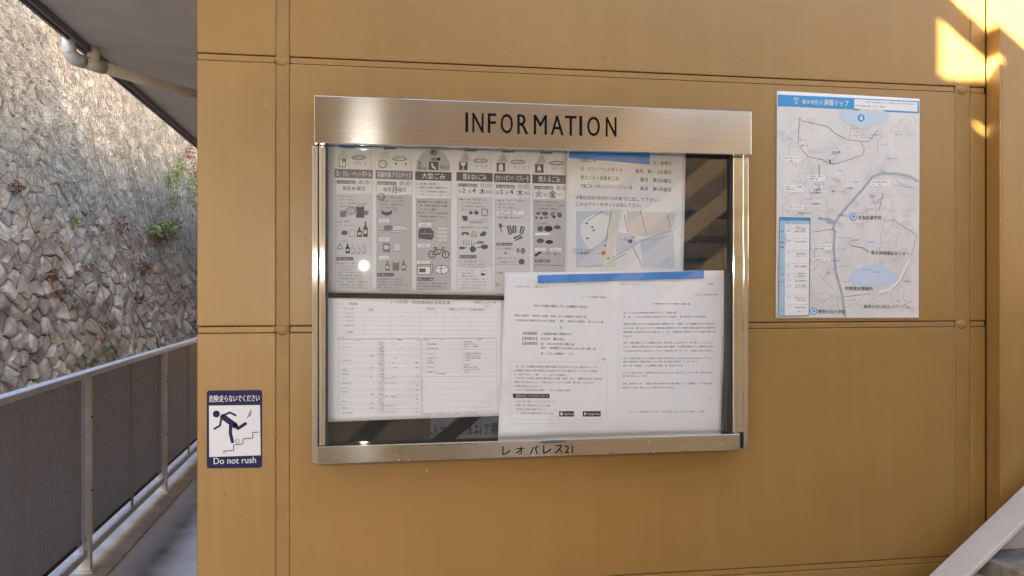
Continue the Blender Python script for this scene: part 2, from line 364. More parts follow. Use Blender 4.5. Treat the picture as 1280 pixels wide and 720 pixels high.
# ------------------------------------------------------------------ stone retaining wall
A = Vector((-3.2, 8.4-D, -.6)); E = Vector((.19, .98, 0)).normalized(); NR = Vector((E.y, -E.x, 0)); UPW = (Vector((0, 0, 1))-NR*.15)
def rw(origin, dirv, s, t, h):
    n = Vector((dirv.y, -dirv.x, 0)); return origin+dirv*s+(Vector((0, 0, 1))-n*.15)*t+n*h
def cells(s0, s1, t0, t1, sz, rng):
    pts = []; r = 0
    nr = int((t1-t0)/(sz*.62)); nc = int((s1-s0)/(sz*1.05))
    grid = {}
    for j in range(-1, nr+2):
        for i in range(-1, nc+2):
            p = (s0+(i+(j % 2)*.5+rng.uniform(-.27, .27))*sz*1.05, t0+(j+rng.uniform(-.33, .33))*sz*.62)
            grid[i, j] = p
    out = []
    for (i, j), p in grid.items():
        if i < 0 or j < 0 or i > nc or j > nr: continue
        poly = [(p[0]-sz, p[1]-sz), (p[0]+sz, p[1]-sz), (p[0]+sz, p[1]+sz), (p[0]-sz, p[1]+sz)]
        for dj in range(-2, 3):
            for di in range(-2, 3):
                q = grid.get((i+di, j+dj))
                if not q or q == p: continue
                mx, my = (p[0]+q[0])/2, (p[1]+q[1])/2; nx, ny = q[0]-p[0], q[1]-p[1]
                new = []
                for a in range(len(poly)):
                    c, d = poly[a], poly[(a+1) % len(poly)]
                    fc = (c[0]-mx)*nx+(c[1]-my)*ny; fd = (d[0]-mx)*nx+(d[1]-my)*ny
                    if fc <= 0: new.append(c)
                    if fc*fd < 0:
                        k = fc/(fc-fd); new.append((c[0]+(d[0]-c[0])*k, c[1]+(d[1]-c[1])*k))
                poly = new
                if len(poly) < 3: break
            if len(poly) < 3: break
        if len(poly) >= 3: out.append((p, poly))
    return out
def stone(mb, o, dv, p, poly, rng):
    g = rng.uniform(.004, .011); n = len(poly)
    cx = sum(a for a, _ in poly)/n; cy = sum(b for _, b in poly)/n
    rad = sum(math.hypot(a-cx, b-cy) for a, b in poly)/n
    f = max(.4, 1-g/rad*1.3); h = rng.uniform(.015, .06); tx, ty = rng.uniform(-.25, .25), rng.uniform(-.25, .25)
    def ringpts(k, hh, jit):
        r = []
        for a, b in poly:
            u, v = (a-cx)*k, (b-cy)*k
            r.append(rw(o, dv, cx+u+rng.uniform(-jit, jit), cy+v+rng.uniform(-jit, jit), max(.0, hh+u*tx+v*ty+rng.uniform(-jit, jit))))
        return r
    vs = ringpts(f, -.03, .0)+ringpts(f*.97, h*.55, .006)+ringpts(f*.72, h, .012)+[rw(o, dv, cx+rng.uniform(-.02, .02), cy+rng.uniform(-.02, .02), h+rng.uniform(-.01, .025))]
    fs = [(j*n+k, j*n+(k+1) % n, (j+1)*n+(k+1) % n, (j+1)*n+k) for j in range(2) for k in range(n)]
    fs += [(2*n+k, 2*n+(k+1) % n, 3*n) for k in range(n)]
    mb.add(vs, fs)
TOP = 5.6
rwo = empty('stone_retaining_wall', A, 'tall rough stone retaining wall beyond the railing, overgrown with dry vines', 'stone wall')
rng = random.Random(3)
def proj(p):
    d = p-CAM; z = d.dot(FW)
    return (640+F*d.dot(RT)/z, 360-F*d.z/z) if z > .1 else (-999, -999)
cs = cells(-5.5, 9.5, 0, TOP, .215, rng)
inview = []; rest = []
for c in cs:
    q = proj(rw(A, E, c[0][0], c[0][1], 0))
    (inview if -25 < q[0] < 262 and -25 < q[1] < 520 and (q[1] > (q[0]-20)*.78-30) else rest).append((c, q))
inview.sort(key=lambda c: -1/(1+(rw(A, E, c[0][0][0], c[0][0][1], 0)-CAM).length))
rest += inview[298:]; inview = inview[:298]
for (p, poly), q in inview:
    mb = MB(); stone(mb, A, E, p, poly, rng); mb.build('stone', M['stone2' if p[1]+rng.uniform(-.8, .8) > 3.3 else 'stone'], rwo)
mb = MB()
for (p, poly), q in rest: stone(mb, A, E, p, poly, rng)
tag(mb.build('stones', M['stone'], rwo), kind='stuff')
def slabw(o, dv, s0, s1, t1, nm, par):
    mb = MB(); c = [rw(o, dv, s0, -.1, 0), rw(o, dv, s1, -.1, 0), rw(o, dv, s1, t1, 0), rw(o, dv, s0, t1, 0)]
    n = Vector((dv.y, -dv.x, 0)); b = [v-n*.6 for v in c]
    mb.add(c+b, [(0, 1, 2, 3), (7, 6, 5, 4), (0, 4, 5, 1), (1, 5, 6, 2), (2, 6, 7, 3), (3, 7, 4, 0)]); return mb.build(nm, M['mortar'], par)
slabw(A, E, -5.6, 9.6, TOP, 'mortar_bed', rwo)
# same wall carried on past the camera's left, raised there to block the sun
B0 = Vector((A.x+E.x*-5.6, A.y+E.y*-5.6, -.6)); E2 = Vector((0, 1, 0))
mb = MB()
for p, poly in cells(-11.5, 0, 0, 6.6, .5, rng): stone(mb, B0, E2, p, poly, rng)
tag(mb.build('stones', M['stone'], rwo), kind='stuff')
slabw(B0, E2, -11.7, 0, 6.65, 'mortar_bed', rwo)

# vines and dry stems over the stones
def vine_run(mb, s, t, n, step, ang, wob, r, lift, rng):
    pts = []; a = ang
    for i in range(n):
        pts.append(rw(A, E, s, t, lift+rng.uniform(-.012, .02))); a += rng.uniform(-wob, wob); a += (ang-a)*.15
        s += math.cos(a)*step; t += math.sin(a)*step
        if not 0 < t < TOP+.3: break
    if len(pts) > 2: mb.tube(pts, [r*(1-.6*i/len(pts)) for i in range(len(pts))], 3, cap=False)
mb = MB(); rv = random.Random(11)
for i in range(12000):
    t = rv.uniform(.4, TOP); s = rv.uniform(-2.2, 7.5)
    if rv.random() > min(1, max(.10, (t-2.5+.3*(s-1))/1.6)): continue
    vine_run(mb, s, t, rv.randint(5, 11), rv.uniform(.05, .09), rv.choice([2.1, 2.4, 2.7, 2.55, 1.8, .6]), .8, rv.uniform(.002, .005), rv.uniform(.04, .10), rv)
tag(mb.build('dry_stems', M['twig']), 'mass of pale dry vine stems matted over the upper stone wall', 'vines', kind='stuff')
mb = MB()
for i in range(420):
    t = rv.uniform(1.7, TOP); s = rv.uniform(-2.2, 7.5)
    vine_run(mb, s, t, rv.randint(7, 16), rv.uniform(.06, .11), rv.choice([2.3, 2.6, 2.9, 1.9, 1.2]), .95, rv.uniform(.0015, .005), rv.uniform(.05, .10), rv)
for i in range(8):
    vine_run(mb, rv.uniform(-1.5, 6), rv.uniform(.6, 2.6), 40, .11, 2.35, .85, rv.uniform(.008, .013), .11, rv)
tag(mb.build('vine_stems', M['twigd']), 'dark woody vine stems climbing across the stone wall', 'vines', kind='stuff')
def leaves(n, mt, name, label, cat, fn, size, rng, lift=(.06, .16)):
    mb = MB()
    for i in range(n):
        s, t = fn(rng)
        if not 0 < t < TOP+.2: continue
        c = rw(A, E, s, t, rng.uniform(*lift)); a = Vector([rng.uniform(-1, 1) for _ in range(3)]).normalized(); b = a.cross(Vector([rng.uniform(-1, 1) for _ in range(3)])).normalized()
        k = size*rng.uniform(.5, 1.4); mb.add([c-a*k, c+b*k*.45, c+a*k, c-b*k*.45], [(0, 1, 2, 3)])
    return tag(mb.build(name, mt), label, cat, kind='stuff')
def up_area(r):
    while True:
        s, t = r.uniform(-2.2, 7.5), r.uniform(.8, TOP)
        if r.random() < min(1, max(.08, (t-1.7+.2*(s-1))/2.2)): return s, t
leaves(15000, M['leafdry'], 'dry_leaves', 'pale dry leaves caught in the vines on the stone wall', 'leaves', up_area, .016, rv)
def wall_st(px, py):
    d = ray(px, py); n = Vector((E.y, -E.x, .15)); o = A; k = (o-CAM).dot(n)/d.dot(n); p = CAM+d*k-A
    t = p.z; n2 = Vector((E.y, -E.x, 0)); return (p+n2*.15*t).dot(E), t
def blob(spots):
    def f(r):
        px, py, rx, ry = r.choice(spots); a = r.uniform(0, 6.28); q = math.sqrt(r.random())*r.uniform(.5, 1.2)
        return wall_st(px+math.cos(a)*rx*q, py+math.sin(a)*ry*q)
    return f
leaves(800, M['leafg'], 'weed_tuft', 'bright green weed tuft sprouting from the stones near the wall corner', 'weeds', blob([(192, 284, 17, 10), (184, 288, 12, 8)]), .035, rv, (.08, .26))
leaves(500, M['leafg'], 'creeper', 'thin green creeper hanging high on the stone wall beside the ochre corner', 'creeper', blob([(205, 225, 9, 22), (214, 208, 8, 18), (232, 240, 8, 26), (205, 250, 8, 12)]), .03, rv, (.08, .2))
leaves(120, M['leafg'], 'fern', 'small green fern low on the stones just above the railing', 'fern', blob([(126, 436, 7, 6), (107, 452, 4, 6), (84, 276, 4, 9)]), .035, rv)
leaves(500, M['leafbr'], 'russet_leaves', 'russet dead leaves scattered among the stones of the retaining wall', 'leaves', blob([(236, 215, 4, 16), (172, 335, 9, 8), (53, 345, 9, 8), (140, 280, 10, 16), (165, 372, 6, 6), (228, 190, 5, 12), (60, 366, 8, 5), (8, 235, 8, 8), (150, 300, 30, 30)]), .028, rv)
for k, (px, py) in enumerate([(200, 300), ]):
    mb = MB()
    for i in range(70):
        s, t = wall_st(px+rv.gauss(-25, 18), py+rv.gauss(-25, 22)); vine_run(mb, s, t, 7, .05, rv.uniform(.3, 2.8), .5, .003, .16, rv)
    tag(mb.build('dry_shrub', M['twigd']), 'tangled leafless shrub growing out of the middle of the stone wall', 'shrub')

# ------------------------------------------------------------------ what stands behind the camera (mirrored in the glass)
YO = 3.35
ow = tag(MB().box(-.9, 4.6, -YO-.2, -YO, 0, ZC-.002).build('opposite_wall', M['plaster']), 'brown wall facing the information board from behind the viewer', 'wall')
def mir(px, py, Y): p = at_y(px, py, Y-.07); return (p.x, p.z)
fl2 = empty('opposite_stair_flight', (0, -2.7, 0), 'dark stair flight with tan stringers reflected in the board glass', 'staircase')
def beam(mb_, a, b, w, Y, ext=1.2):
    p = Vector(mir(*a, Y)); q = Vector(mir(*b, Y)); d = (q-p); L = d.length; d /= L; p = p-d*.05; q = q+d*ext; n = Vector((-d.y, d.x))*w/2
    mb_.prism([tuple(p-n), tuple(q-n), tuple(q+n), tuple(p+n)], -Y, -Y-.05)
for a, b, w, e in (((740, 330), (925, 183), .085, .4), ((770, 360), (925, 236), .085, .4), ((840, 375), (925, 308), .085, .4), ((705, 235), (775, 188), .09, .2), ((765, 225), (815, 186), .08, .2)):
    mb = MB(); beam(mb, a, b, w, 2.75, e); mb.build('stringer', M['beamtan'], fl2)
for a, b, w in (((552, 552), (589, 522), .06), ((441, 560), (480, 522), .07)):
    mb = MB(); beam(mb, a, b, w, 2.6, .25); mb.build('brace', M['darkbeam'], fl2)
for (x0, y0) in ((905, 266), (905, 298), (905, 325)):
    mb = MB(); p = mir(x0, y0, 2.85); mb.box(p[0]-.3, p[0]+.4, -2.85, -3.1, p[1]-.012, p[1]+.012); mb.build('tread', M['darkbeam'], fl2)

# ------------------------------------------------------------------ lettering and flat print
_tc = {}
FINE = 'ごみは決められた日の朝に出してください定期点検と清掃を行います入居者の皆様へ建物内外の設備を確認しました避難所と防災の案内地図'
def glyphs(s, bold=0, res=3):
    if (s, bold) in _tc: return _tc[s, bold]
    c = bpy.data.curves.new('t', 'FONT'); c.body = s; c.size = 1; c.resolution_u = res; c.offset = bold
    o = link(bpy.data.objects.new('t', c)); bpy.context.view_layer.update()
    me = o.evaluated_get(bpy.context.evaluated_depsgraph_get()).to_mesh()
    vs = [(v.co.x, v.co.y) for v in me.vertices]; fs = [tuple(p.vertices) for p in me.polygons]
    bpy.data.objects.remove(o); bpy.data.curves.remove(c)
    xs = [v[0] for v in vs]; ys = [v[1] for v in vs]
    r = (vs, fs, min(xs), max(xs), min(ys), max(ys)); _tc[s, bold] = r; return r

class Sheet:
    """flat print on a plane y = Y; art is placed by points measured on the sheet"""
    def __init__(s, Y, warp=None): s.Y = Y; s.L = {}; s.warp = warp or (lambda x, z: 0.0)
    def P(s, px, py): p = at_y(px, py, s.Y); return (p.x, p.z)
    def mb(s, key, lay):
        if key[1] in ('heading_bar', 'caption_box', 'map_marker'): key = (*key, s.uid)
        return s.L.setdefault((key, lay), MB())
    uid = 0
    def poly(s, pts, m, lay=1, name='print'):
        q = [s.P(*p) for p in pts]; s.mb((m, name), lay).add([(x, s.Y-.00022*lay+s.warp(x, z), z) for x, z in q], [tuple(range(len(q)))])
    def rect(s, x0, y0, x1, y1, m, lay=1, slope=0, name='print'):
        n = max(1, int(abs(x1-x0)/14)); s.uid += 1
        for i in range(n):
            a = x0+(x1-x0)*i/n; b = x0+(x1-x0)*(i+1)/n
            ya, yb = slope*(a-x0), slope*(b-x0); nv = max(1, int(abs(y1-y0)/12))
            for j in range(nv):
                c, d = y0+(y1-y0)*j/nv, y0+(y1-y0)*(j+1)/nv
                s.poly([(a, c+ya), (b, c+yb), (b, d+yb), (a, d+ya)], m, lay, name)
    def line(s, pts, w, m, lay=2, name='print'):
        for (a, b) in zip(pts, pts[1:]):
            L = math.hypot(b[0]-a[0], b[1]-a[1]);
            if L < 1e-6: continue
            n = max(1, int(L/14)); nx, ny = -(b[1]-a[1])/L*w/2, (b[0]-a[0])/L*w/2
            for i in range(n):
                p = (a[0]+(b[0]-a[0])*i/n, a[1]+(b[1]-a[1])*i/n); q = (a[0]+(b[0]-a[0])*(i+1)/n, a[1]+(b[1]-a[1])*(i+1)/n)
                s.poly([(p[0]+nx, p[1]+ny), (q[0]+nx, q[1]+ny), (q[0]-nx, q[1]-ny), (p[0]-nx, p[1]-ny)], m, lay, name)
    def ell(s, cx, cy, rx, ry, m, lay=2, n=14, name='print'):
        s.uid += 1
        s.poly([(cx+math.cos(k/n*6.2832)*rx, cy+math.sin(k/n*6.2832)*ry) for k in range(n)], m, lay, name)
    def ring(s, cx, cy, rx, ry, w, m, lay=2, n=16, name='print'):
        s.line([(cx+math.cos(k/n*6.2832)*rx, cy+math.sin(k/n*6.2832)*ry) for k in range(n+1)], w, m, lay, name)
    def text(s, t, a, b, h, m, lay=3, bold=.0, name='lettering'):
        """baseline from a to b (measured), cap height h"""
        vs, fs, x0, x1, y0, y1 = glyphs(t)
        if bold:
            e = bold*h*.55
            s.text(t, (a[0]-e, a[1]), (b[0]-e, b[1]), h, m, lay+.45, 0, name); a = (a[0]+e, a[1]); b = (b[0]+e, b[1])
        pa, pb = Vector(s.P(*a)), Vector(s.P(*b)); d = pb-pa; sc = d.length/(x1-x0); d.normalize(); n = Vector((-d.y, d.x))
        hz = abs(s.P(a[0], a[1]-h)[1]-s.P(*a)[1])/(y1-y0)
        out = []
        for x, y in vs:
            p = pa+d*(x-x0)*sc+n*(y-y0)*hz; out.append((p.x, s.Y-.00022*lay+s.warp(p.x, p.y), p.y))
        s.mb((m, name), lay).add(out, fs)
    def micro(s, a, b, h, m, dens=.8, lay=2, name='fine_print'):
        """an unreadable line of small type"""
        L = math.hypot(b[0]-a[0], b[1]-a[1]); n = max(1, int(L/h/.98)); r = s_rng; k0 = r.randrange(len(FINE)); ph = 0
        dk = {'k2': 'k1', 'k3': 'k2', 'k4': 'k3', 'mapline': 'k3'}.get(m, m)
        for i in range(n):
            if dens < .99 and r.random() > dens and i: continue
            vs, fs, x0, x1, y0, y1 = glyphs(FINE[(k0+i) % len(FINE)], 0, 1)
            t0, t1 = (i+.06)/n, (i+.94)/n; xa = a[0]+(b[0]-a[0])*t0; xb = a[0]+(b[0]-a[0])*t1; cy = a[1]+(b[1]-a[1])*(i+.5)/n; w = min(1, (x1-x0)*1.1)
            xm = (xa+xb)/2; xa, xb = xm+(xa-xm)*w, xm+(xb-xm)*w; hh = h*.96
            p0 = s.P(xa, cy+hh/2); p1 = s.P(xb, cy-hh/2); sx = (p1[0]-p0[0])/(x1-x0); sy = (p1[1]-p0[1])
            out = []
            for x, y in vs:
                X = p0[0]+(x-x0)*sx; Z = p0[1]+(y+.08)*sy; out.append((X, s.Y-.00022*lay+s.warp(X, Z), Z))
            s.mb((dk, name), lay).add(out, fs)
    def base(s, corners, m, parent, nx=24, ny=24, name='paper', thick=.0003):
        q = [Vector(s.P(*c)) for c in corners]; mb = MB(); vs = []
        for j in range(ny+1):
            for i in range(nx+1):
                u, v = i/nx, j/ny; p = q[0]*(1-u)*(1-v)+q[1]*u*(1-v)+q[2]*u*v+q[3]*(1-u)*v
                vs.append((p.x, s.Y+s.warp(p.x, p.y), p.y))
        m0 = (nx+1)*(ny+1); vs += [(x, y+thick, z) for x, y, z in vs]
        fs = []
        for j in range(ny):
            for i in range(nx):
                a = j*(nx+1)+i; fs += [(a, a+1, a+nx+2, a+nx+1), (m0+a, m0+a+nx+1, m0+a+nx+2, m0+a+1)]
        rim = [i for i in range(nx+1)]+[j*(nx+1)+nx for j in range(1, ny+1)]+[ny*(nx+1)+i for i in range(nx-1, -1, -1)]+[j*(nx+1) for j in range(ny-1, 0, -1)]
        fs += [(rim[k], m0+rim[k], m0+rim[(k+1) % len(rim)], rim[(k+1) % len(rim)]) for k in range(len(rim))]
        mb.add(vs, fs); return mb.build(name, m, parent, smooth=True)
    def finish(s, parent):
        for (key, lay), mb in s.L.items():
            m, name = key[:2]
            me = bpy.data.meshes.new(name); me.from_pydata([Vector(v)-parent_loc(parent) for v in mb.v], [], mb.f)
            bm = bmesh.new(); bm.from_mesh(me)
            for f in bm.faces:
                f.normal_update()
                if f.normal.y > 0: f.normal_flip()
            bm.to_mesh(me); bm.free(); me.materials.append(M[m]); o = link(bpy.data.objects.new(name, me)); o.parent = parent
            if name in ('print', 'fine_print', 'map_print', 'road_print', 'legend', 'lettering', 'figure'): o['kind'] = 'stuff'
s_rng = random.Random(5)

# ------------------------------------------------------------------ information board
bx0 = at_y(390.5, 360, -.03).x; bx1 = at_y(932.5, 360, -.03).x
zT = at_y(420, 122, -.055).z; zH = at_y(660, 186, -.066).z; zB = at_y(660, 571.5, -.05).z; zF = at_y(660, 550, -.05).z
ib = empty('information_board', ((bx0+bx1)/2, 0, zB), 'steel framed glass information board fixed to the ochre wall', 'notice board')
MB().box(bx0+.004, bx1-.004, -.008, -.0005, zB+.002, zT-.002).build('back_board', M['back'], ib)
hx0 = at_y(392.5, 360, -.066).x; hx1 = at_y(939.5, 360, -.066).x
MB().box(hx0+.001, hx1-.001, -.0500, -.0006, zH+.02, zT-.001).build('header_box', M['steel'], ib)
hd = MB().box(hx0, hx1, -.066, -.0503, zH, zT).build('header_panel', M['steel'], ib, bevel=.0012)
fx0 = at_y(396.5, 360, -.052).x; fx1 = at_y(925.5, 360, -.052).x
ft = MB().box(fx0, fx1, -.052, -.0085, zB, zF).build('footer_panel', M['steel'], ib, bevel=.0012)
t = .0085
MB().box(bx0, bx0+.009, -.040, -.0008, zB, zH-.0005).build('side_flange', M['steel_v'], ib, bevel=.0008, grain='z')
MB().box(bx1-.009, bx1, -.040, -.0008, zB, zH-.0005).build('side_flange', M['steel_v'], ib, bevel=.0008, grain='z')
gx0 = at_y(407, 360, -.04).x; gx1 = at_y(914.5, 360, -.04).x
MB().box(bx0+.0115, gx0, -.046, -.0085, zF+.0005, zH+.0195).build('door_stile', M['steel_v'], ib, bevel=.0015, grain='z')
MB().box(gx1, bx1-.0115, -.046, -.0085, zF+.0005, zH+.0195).build('door_stile', M['steel_v'], ib, bevel=.0015, grain='z')
MB().box(gx1-.0035, gx1-.0003, -.042, -.0085, zF+.0005, zH+.0195).build('gasket', M['gasket'], ib)
MB().box(gx0+.0003, gx0+.003, -.042, -.0085, zF+.0005, zH+.0195).build('gasket', M['gasket'], ib)
MB().box(bx0+.0092, bx0+.0113, -.036, -.0085, zB+.001, zH+.0195).build('gasket', M['gasket'], ib)
MB().box(bx1-.0113, bx1-.0092, -.036, -.0085, zB+.001, zH+.0195).build('gasket', M['gasket'], ib)
MB().box(bx0+.012, bx1-.012, -.034, -.030, zH+.0125, zH+.0195).build('top_channel', M['gasket'], ib)
MB().box(gx0+.003, gx1-.0036, -.0352, -.0348, zF+.0006, zH+.0115).build('glass', M['glass'], ib)
sh = Sheet(-.0663); 
# engraved heading, one letter at a time
xs = [(581.5, 584.5), (593, 609), (616, 629), (635, 652), (660, 674), (682, 699), (705, 723), (722, 737), (743, 746), (753, 768), (0, 0)]
cent = [586, 599.5, 617.5, 635, 656, 679, 699.5, 717, 728.5, 744, 764]
wid = [3, 14, 10, 16, 14, 17, 15, 15, 3, 16, 14]
for ch, c, w_ in zip('INFORMATION', [583.5, 597.5, 615, 633.5, 653.5, 675.5, 696.5, 713.5, 726, 742, 764], [3, 13.5, 10, 15, 13, 16, 15.5, 14, 3, 15.5, 13]):
    s1 = Sheet(-.0663); s1.text(ch, (c-w_/2, 165+(c-583)*.031), (c+w_/2, 165+(c+w_-583)*.031), 24.5, 'ink', 1, .014, name='letter'); s1.finish(hd)
s1 = Sheet(-.0523)
for ch, c in zip('レオパレス', [633, 650, 667.5, 684, 698.5]):
    s1.text(ch, (c-5, 569-(c-633)*.034), (c+5, 568.7-(c-633)*.034), 10.5, 'ink', 1, .03)
s1.text('21', (706, 566.5), (716, 566.2), 9.5, 'ink', 1, .03)
s1.finish(ft)
# grime and small chips on the footer
gr = Sheet(-.0524); gr.poly([(674, 552.5), (690, 550.5), (707, 550.2), (709, 552), (696, 554), (680, 554.5)], 'k2', 1, 'scuff'); gr.finish(ft)

wc = Sheet(-.0002); cr_ = random.Random(9)
for (x, y, a) in [(330, 117, 1.3), (331, 131, .8), (354, 162, 1.2), (357, 391, 1.0), (534, 588, 1.4), (700, 300, 0), (1010, 470, .9), (760, 655, .8), (480, 30, .9), (880, 60, .7), (1120, 560, .8), (452, 640, .7), (300, 640, .8), (285, 250, .6)]:
    if a: wc.poly([(x+math.cos(k)*a*cr_.uniform(.5, 1.3), y+math.sin(k)*a*cr_.uniform(.5, 1.3)) for k in range(6)], 'chip' if cr_.random() < .5 else 'chipd', 1, 'print')
wc.finish(wall)
fg = Sheet(-.0523)
for k in range(60):
    x = cr_.uniform(400, 924); y = (580-(x-396)*.034)-cr_.choice((cr_.uniform(.8, 2), cr_.uniform(2, 15))); a = cr_.uniform(.25, .8)
    fg.poly([(x+math.cos(q)*a*cr_.uniform(.6, 1.6), y+math.sin(q)*a*.8) for q in range(6)], cr_.choice(('chip', 'k2', 'k2', 'w')), 1, 'print')
for k in range(26):
    x = cr_.uniform(525, 600); fg.poly([(x, 557-(x-525)*.04), (x+2.5, 556.6-(x-525)*.04), (x+2.2, 557.8-(x-525)*.04)], 'k2', 1.3, 'print')
fg.finish(ft)
# ---- garbage sorting flyer
wp = lambda x, z: .0003*math.sin(x*25+1)+.0002*math.sin(z*25+x*9)
fy = Sheet(-.0105, wp)
f0 = empty('sorting_flyer', (at_y(560, 280, -.0105).x, -.0105, at_y(560, 368).z), 'grey printed rubbish sorting flyer with six illustrated columns in the upper left of the board', 'flyer')
fy.base([(409.5, 176), (708, 184), (708, 371), (409.5, 365.5)], M['paper2'], f0, 30, 20)
C = [(418.5, 466, 211, 'k3', '缶・びん・ペットボトル', 'k4'), (469.5, 516, 212.5, 'k3', '容器包装プラスチック', 'k4'), (519, 564.5, 214, 'k2', '大型ごみ', 'k2'),
     (570.5, 616, 215, 'k2', '燃えないごみ', 'k2'), (617.5, 663, 216.5, 'k2', 'カセットボンベ・スプレー缶', 'k2'), (665.5, 707.5, 218, 'k2', '燃えるごみ', 'k2')]
sub = ['毎週水曜日', '毎週月曜日', '', '第2・第4木曜日', '第2・第4木曜日', '火曜日・金曜日']
for i, (x0, x1, y, bm_, tt, _) in enumerate(C):
    sp = .03; w_ = x1-x0
    fy.rect(x0, y, x1, y+11, bm_, 1, sp, 'heading_bar'); fy.text(tt, (x0+(2 if len(tt) > 6 else w_*.18), y+9.2), (x1-(2 if len(tt) > 6 else w_*.18), y+9.2+w_*.025), 7.4, 'w', 2, .012)
    # house-shaped top panel
    if i == 2:
        fy.poly([(x0+1, y-1), (x0+2, y-12), (x0+8, y-22), (x0+16, y-27), (x0+28, y-27.5), (x0+38, y-21), (x0+43, y-11), (x0+43.5, y)], 'k4', 1)
        fy.ell(x0+23, y-23, 5, 4, 'k3', 2); fy.ell(x0+21.5, y-24, 1.7, 1.7, 'k1', 3); fy.rect(x0+20, y-17, x0+26, y-13, 'k3', 2); fy.ell(x0+29, y-15, 2.6, 2.2, 'k1', 3)
        fy.rect(x0+17, y-12, x0+29, y-1.5, 'k2', 2); fy.line([(x0+21, y-10), (x0+21.5, y-6), (x0+25.5, y-3)], 2, 'w', 3)
        fy.text('要', (x0+3, y-7), (x0+8, y-7), 4.6, 'k2', 3); fy.text('申込', (x0+3, y-1.6), (x0+15, y-1.6), 4.6, 'k1', 3); fy.text('電話', (x0+31, y-3), (x0+43, y-2.7), 4.6, 'k2', 3)
    else:
        fy.line([(x0+3, y-1), (x0+5, y-18), (x0+11, y-25)], .5, 'k4'); fy.poly([(x0+5, y-14), (x0+10, y-24), (x0+14, y-24), (x0+17, y-14)], 'k4' if i > 2 else 'k5', 1)
        fy.line([(x0+17.5, y-26), (x0+17.5, y-1)], .5, 'k4'); fy.line([(x1-4, y-26), (x1-2, y-1)], .5, 'k4')
        fy.ring(x0+30, y-14, 9, 2.2, 1.1, 'k2' if i == 5 else 'k3', 2); fy.micro((x0+23, y-14), (x0+37, y-14), 2.6, 'k3', .9)
        fy.micro((x0+24, y-18.5), (x0+36, y-18), 1.6, 'k4', .9); fy.rect(x0+10, y-28, x0+25, y-25.6, 'k3', 2)
        fy.text(['△ !', '', '', 'ガ ラ ス', 'ボ ン ベ', '台所ごみ'][i] or '・・', (x0+24, y-6), (x0+39, y-5.5), 3.6, 'k3', 3)
        if i == 0: fy.rect(x0+5, y-13, x0+14, y-2, 'k3', 1); fy.rect(x0+6, y-12, x0+9.2, y-3, 'w', 2); fy.rect(x0+10, y-9, x0+13, y-3, 'w', 2)
        elif i == 1: fy.ring(x0+9, y-7.5, 5.4, 5, 1.1, 'k2', 2, 8); fy.text('プラ', (x0+5.5, y-5.5), (x0+12.5, y-5.5), 4.5, 'k2', 3)
        else:
            fy.rect(x0+3, y-13, x0+14, y-2, 'k2', 2)
            if i == 3: fy.poly([(x0+5, y-12), (x0+12, y-12), (x0+10.5, y-8.3), (x0+8.9, y-7), (x0+8.9, y-4), (x0+11, y-3), (x0+6, y-3), (x0+8.1, y-4), (x0+8.1, y-7), (x0+6.5, y-8.3)], 'w', 3)
            if i == 4: fy.poly([(x0+6, y-3), (x0+6, y-9), (x0+7, y-11.5), (x0+10, y-11.5), (x0+11, y-9), (x0+11, y-3)], 'w', 3)
            if i == 5: fy.poly([(x0+8.3, y-11.8), (x0+10.8, y-6.5), (x0+10, y-3.4), (x0+7, y-3.4), (x0+6, y-6.2)], 'w', 3); fy.ell(x0+8.4, y-4.6, 1, 1.5, 'k2', 4, 8)
    yb = 363 if i < 3 else (364 if i == 3 else 366)
    for xx in (x0+1, x1-1): fy.line([(xx, y+12), (xx, yb)], .6, 'k4')
    if i == 2:
        fy.micro((x0+2, y+15.5), (x0+30, y+16), 3.6, 'k2', 1, 3); fy.micro((x0+2, y+20), (x0+42, y+21), 3.4, 'k2', .95, 3); fy.micro((x0+2, y+25), (x0+42, y+26), 3, 'k3', .95, 3); fy.micro((x0+3, y+29), (x0+42, y+30), 2.2, 'k3', .9, 3)
        fy.rect(x0+1, y+34, x1-1, yb, 'k4', 1); yy = y+38
        for k in range(6): fy.micro((x0+(3 if k % 3 == 0 else 6), yy), (x0+(40 if k % 3 != 2 else 26), yy+1), 2.7, 'k2', .95, 3); yy += 4.6
        yy = y+65
        fy.rect(x0+4, yy, x0+20, yy+4, 'w', 2); fy.micro((x0+6, yy+2.1), (x0+18, yy+2.3), 2.4, 'k2', 1, 3)
        fy.poly([(x0+4, yy+9), (x0+7, yy+6), (x0+19, yy+6), (x0+23, yy+10), (x0+23, yy+18), (x0+20, yy+21), (x0+4, yy+19)], 'k2', 2); fy.line([(x0+6, yy+13), (x0+21, yy+13.5)], .7, 'k4', 3); fy.line([(x0+12, yy+7), (x0+12, yy+12)], .7, 'k3', 3)
        fy.rect(x0+28, yy+3, x0+40, yy+24, 'k5', 2); 
        for k in range(5): fy.line([(x0+28, yy+4+k*4.8), (x0+40, yy+4.4+k*4.8)], .5, 'k2', 3)
        yy += 27
        bx, by = x0+21, yy+12
        for dx in (0, 17): fy.ring(bx+dx, by, 4.2, 4.2, 1.2, 'k1', 3); fy.ell(bx+dx, by, .8, .8, 'k1', 3, 6)
        fy.line([(bx, by), (bx+4, by-6), (bx+13, by-6), (bx+8.5, by), (bx, by)], .9, 'k1', 3); fy.line([(bx+8.5, by), (bx+3.6, by-8)], .9, 'k1', 3); fy.line([(bx+17, by), (bx+12.6, by-9), (bx+16, by-9)], .9, 'k1', 3); fy.line([(bx+1.5, by-8.2), (bx+6, by-8.2)], 1.3, 'k1', 3)
        fy.rect(x0+3, yy-1, x0+18, yy+3, 'w', 2); fy.micro((x0+5, yy+1), (x0+16, yy+1.2), 2.4, 'k2', 1, 3)
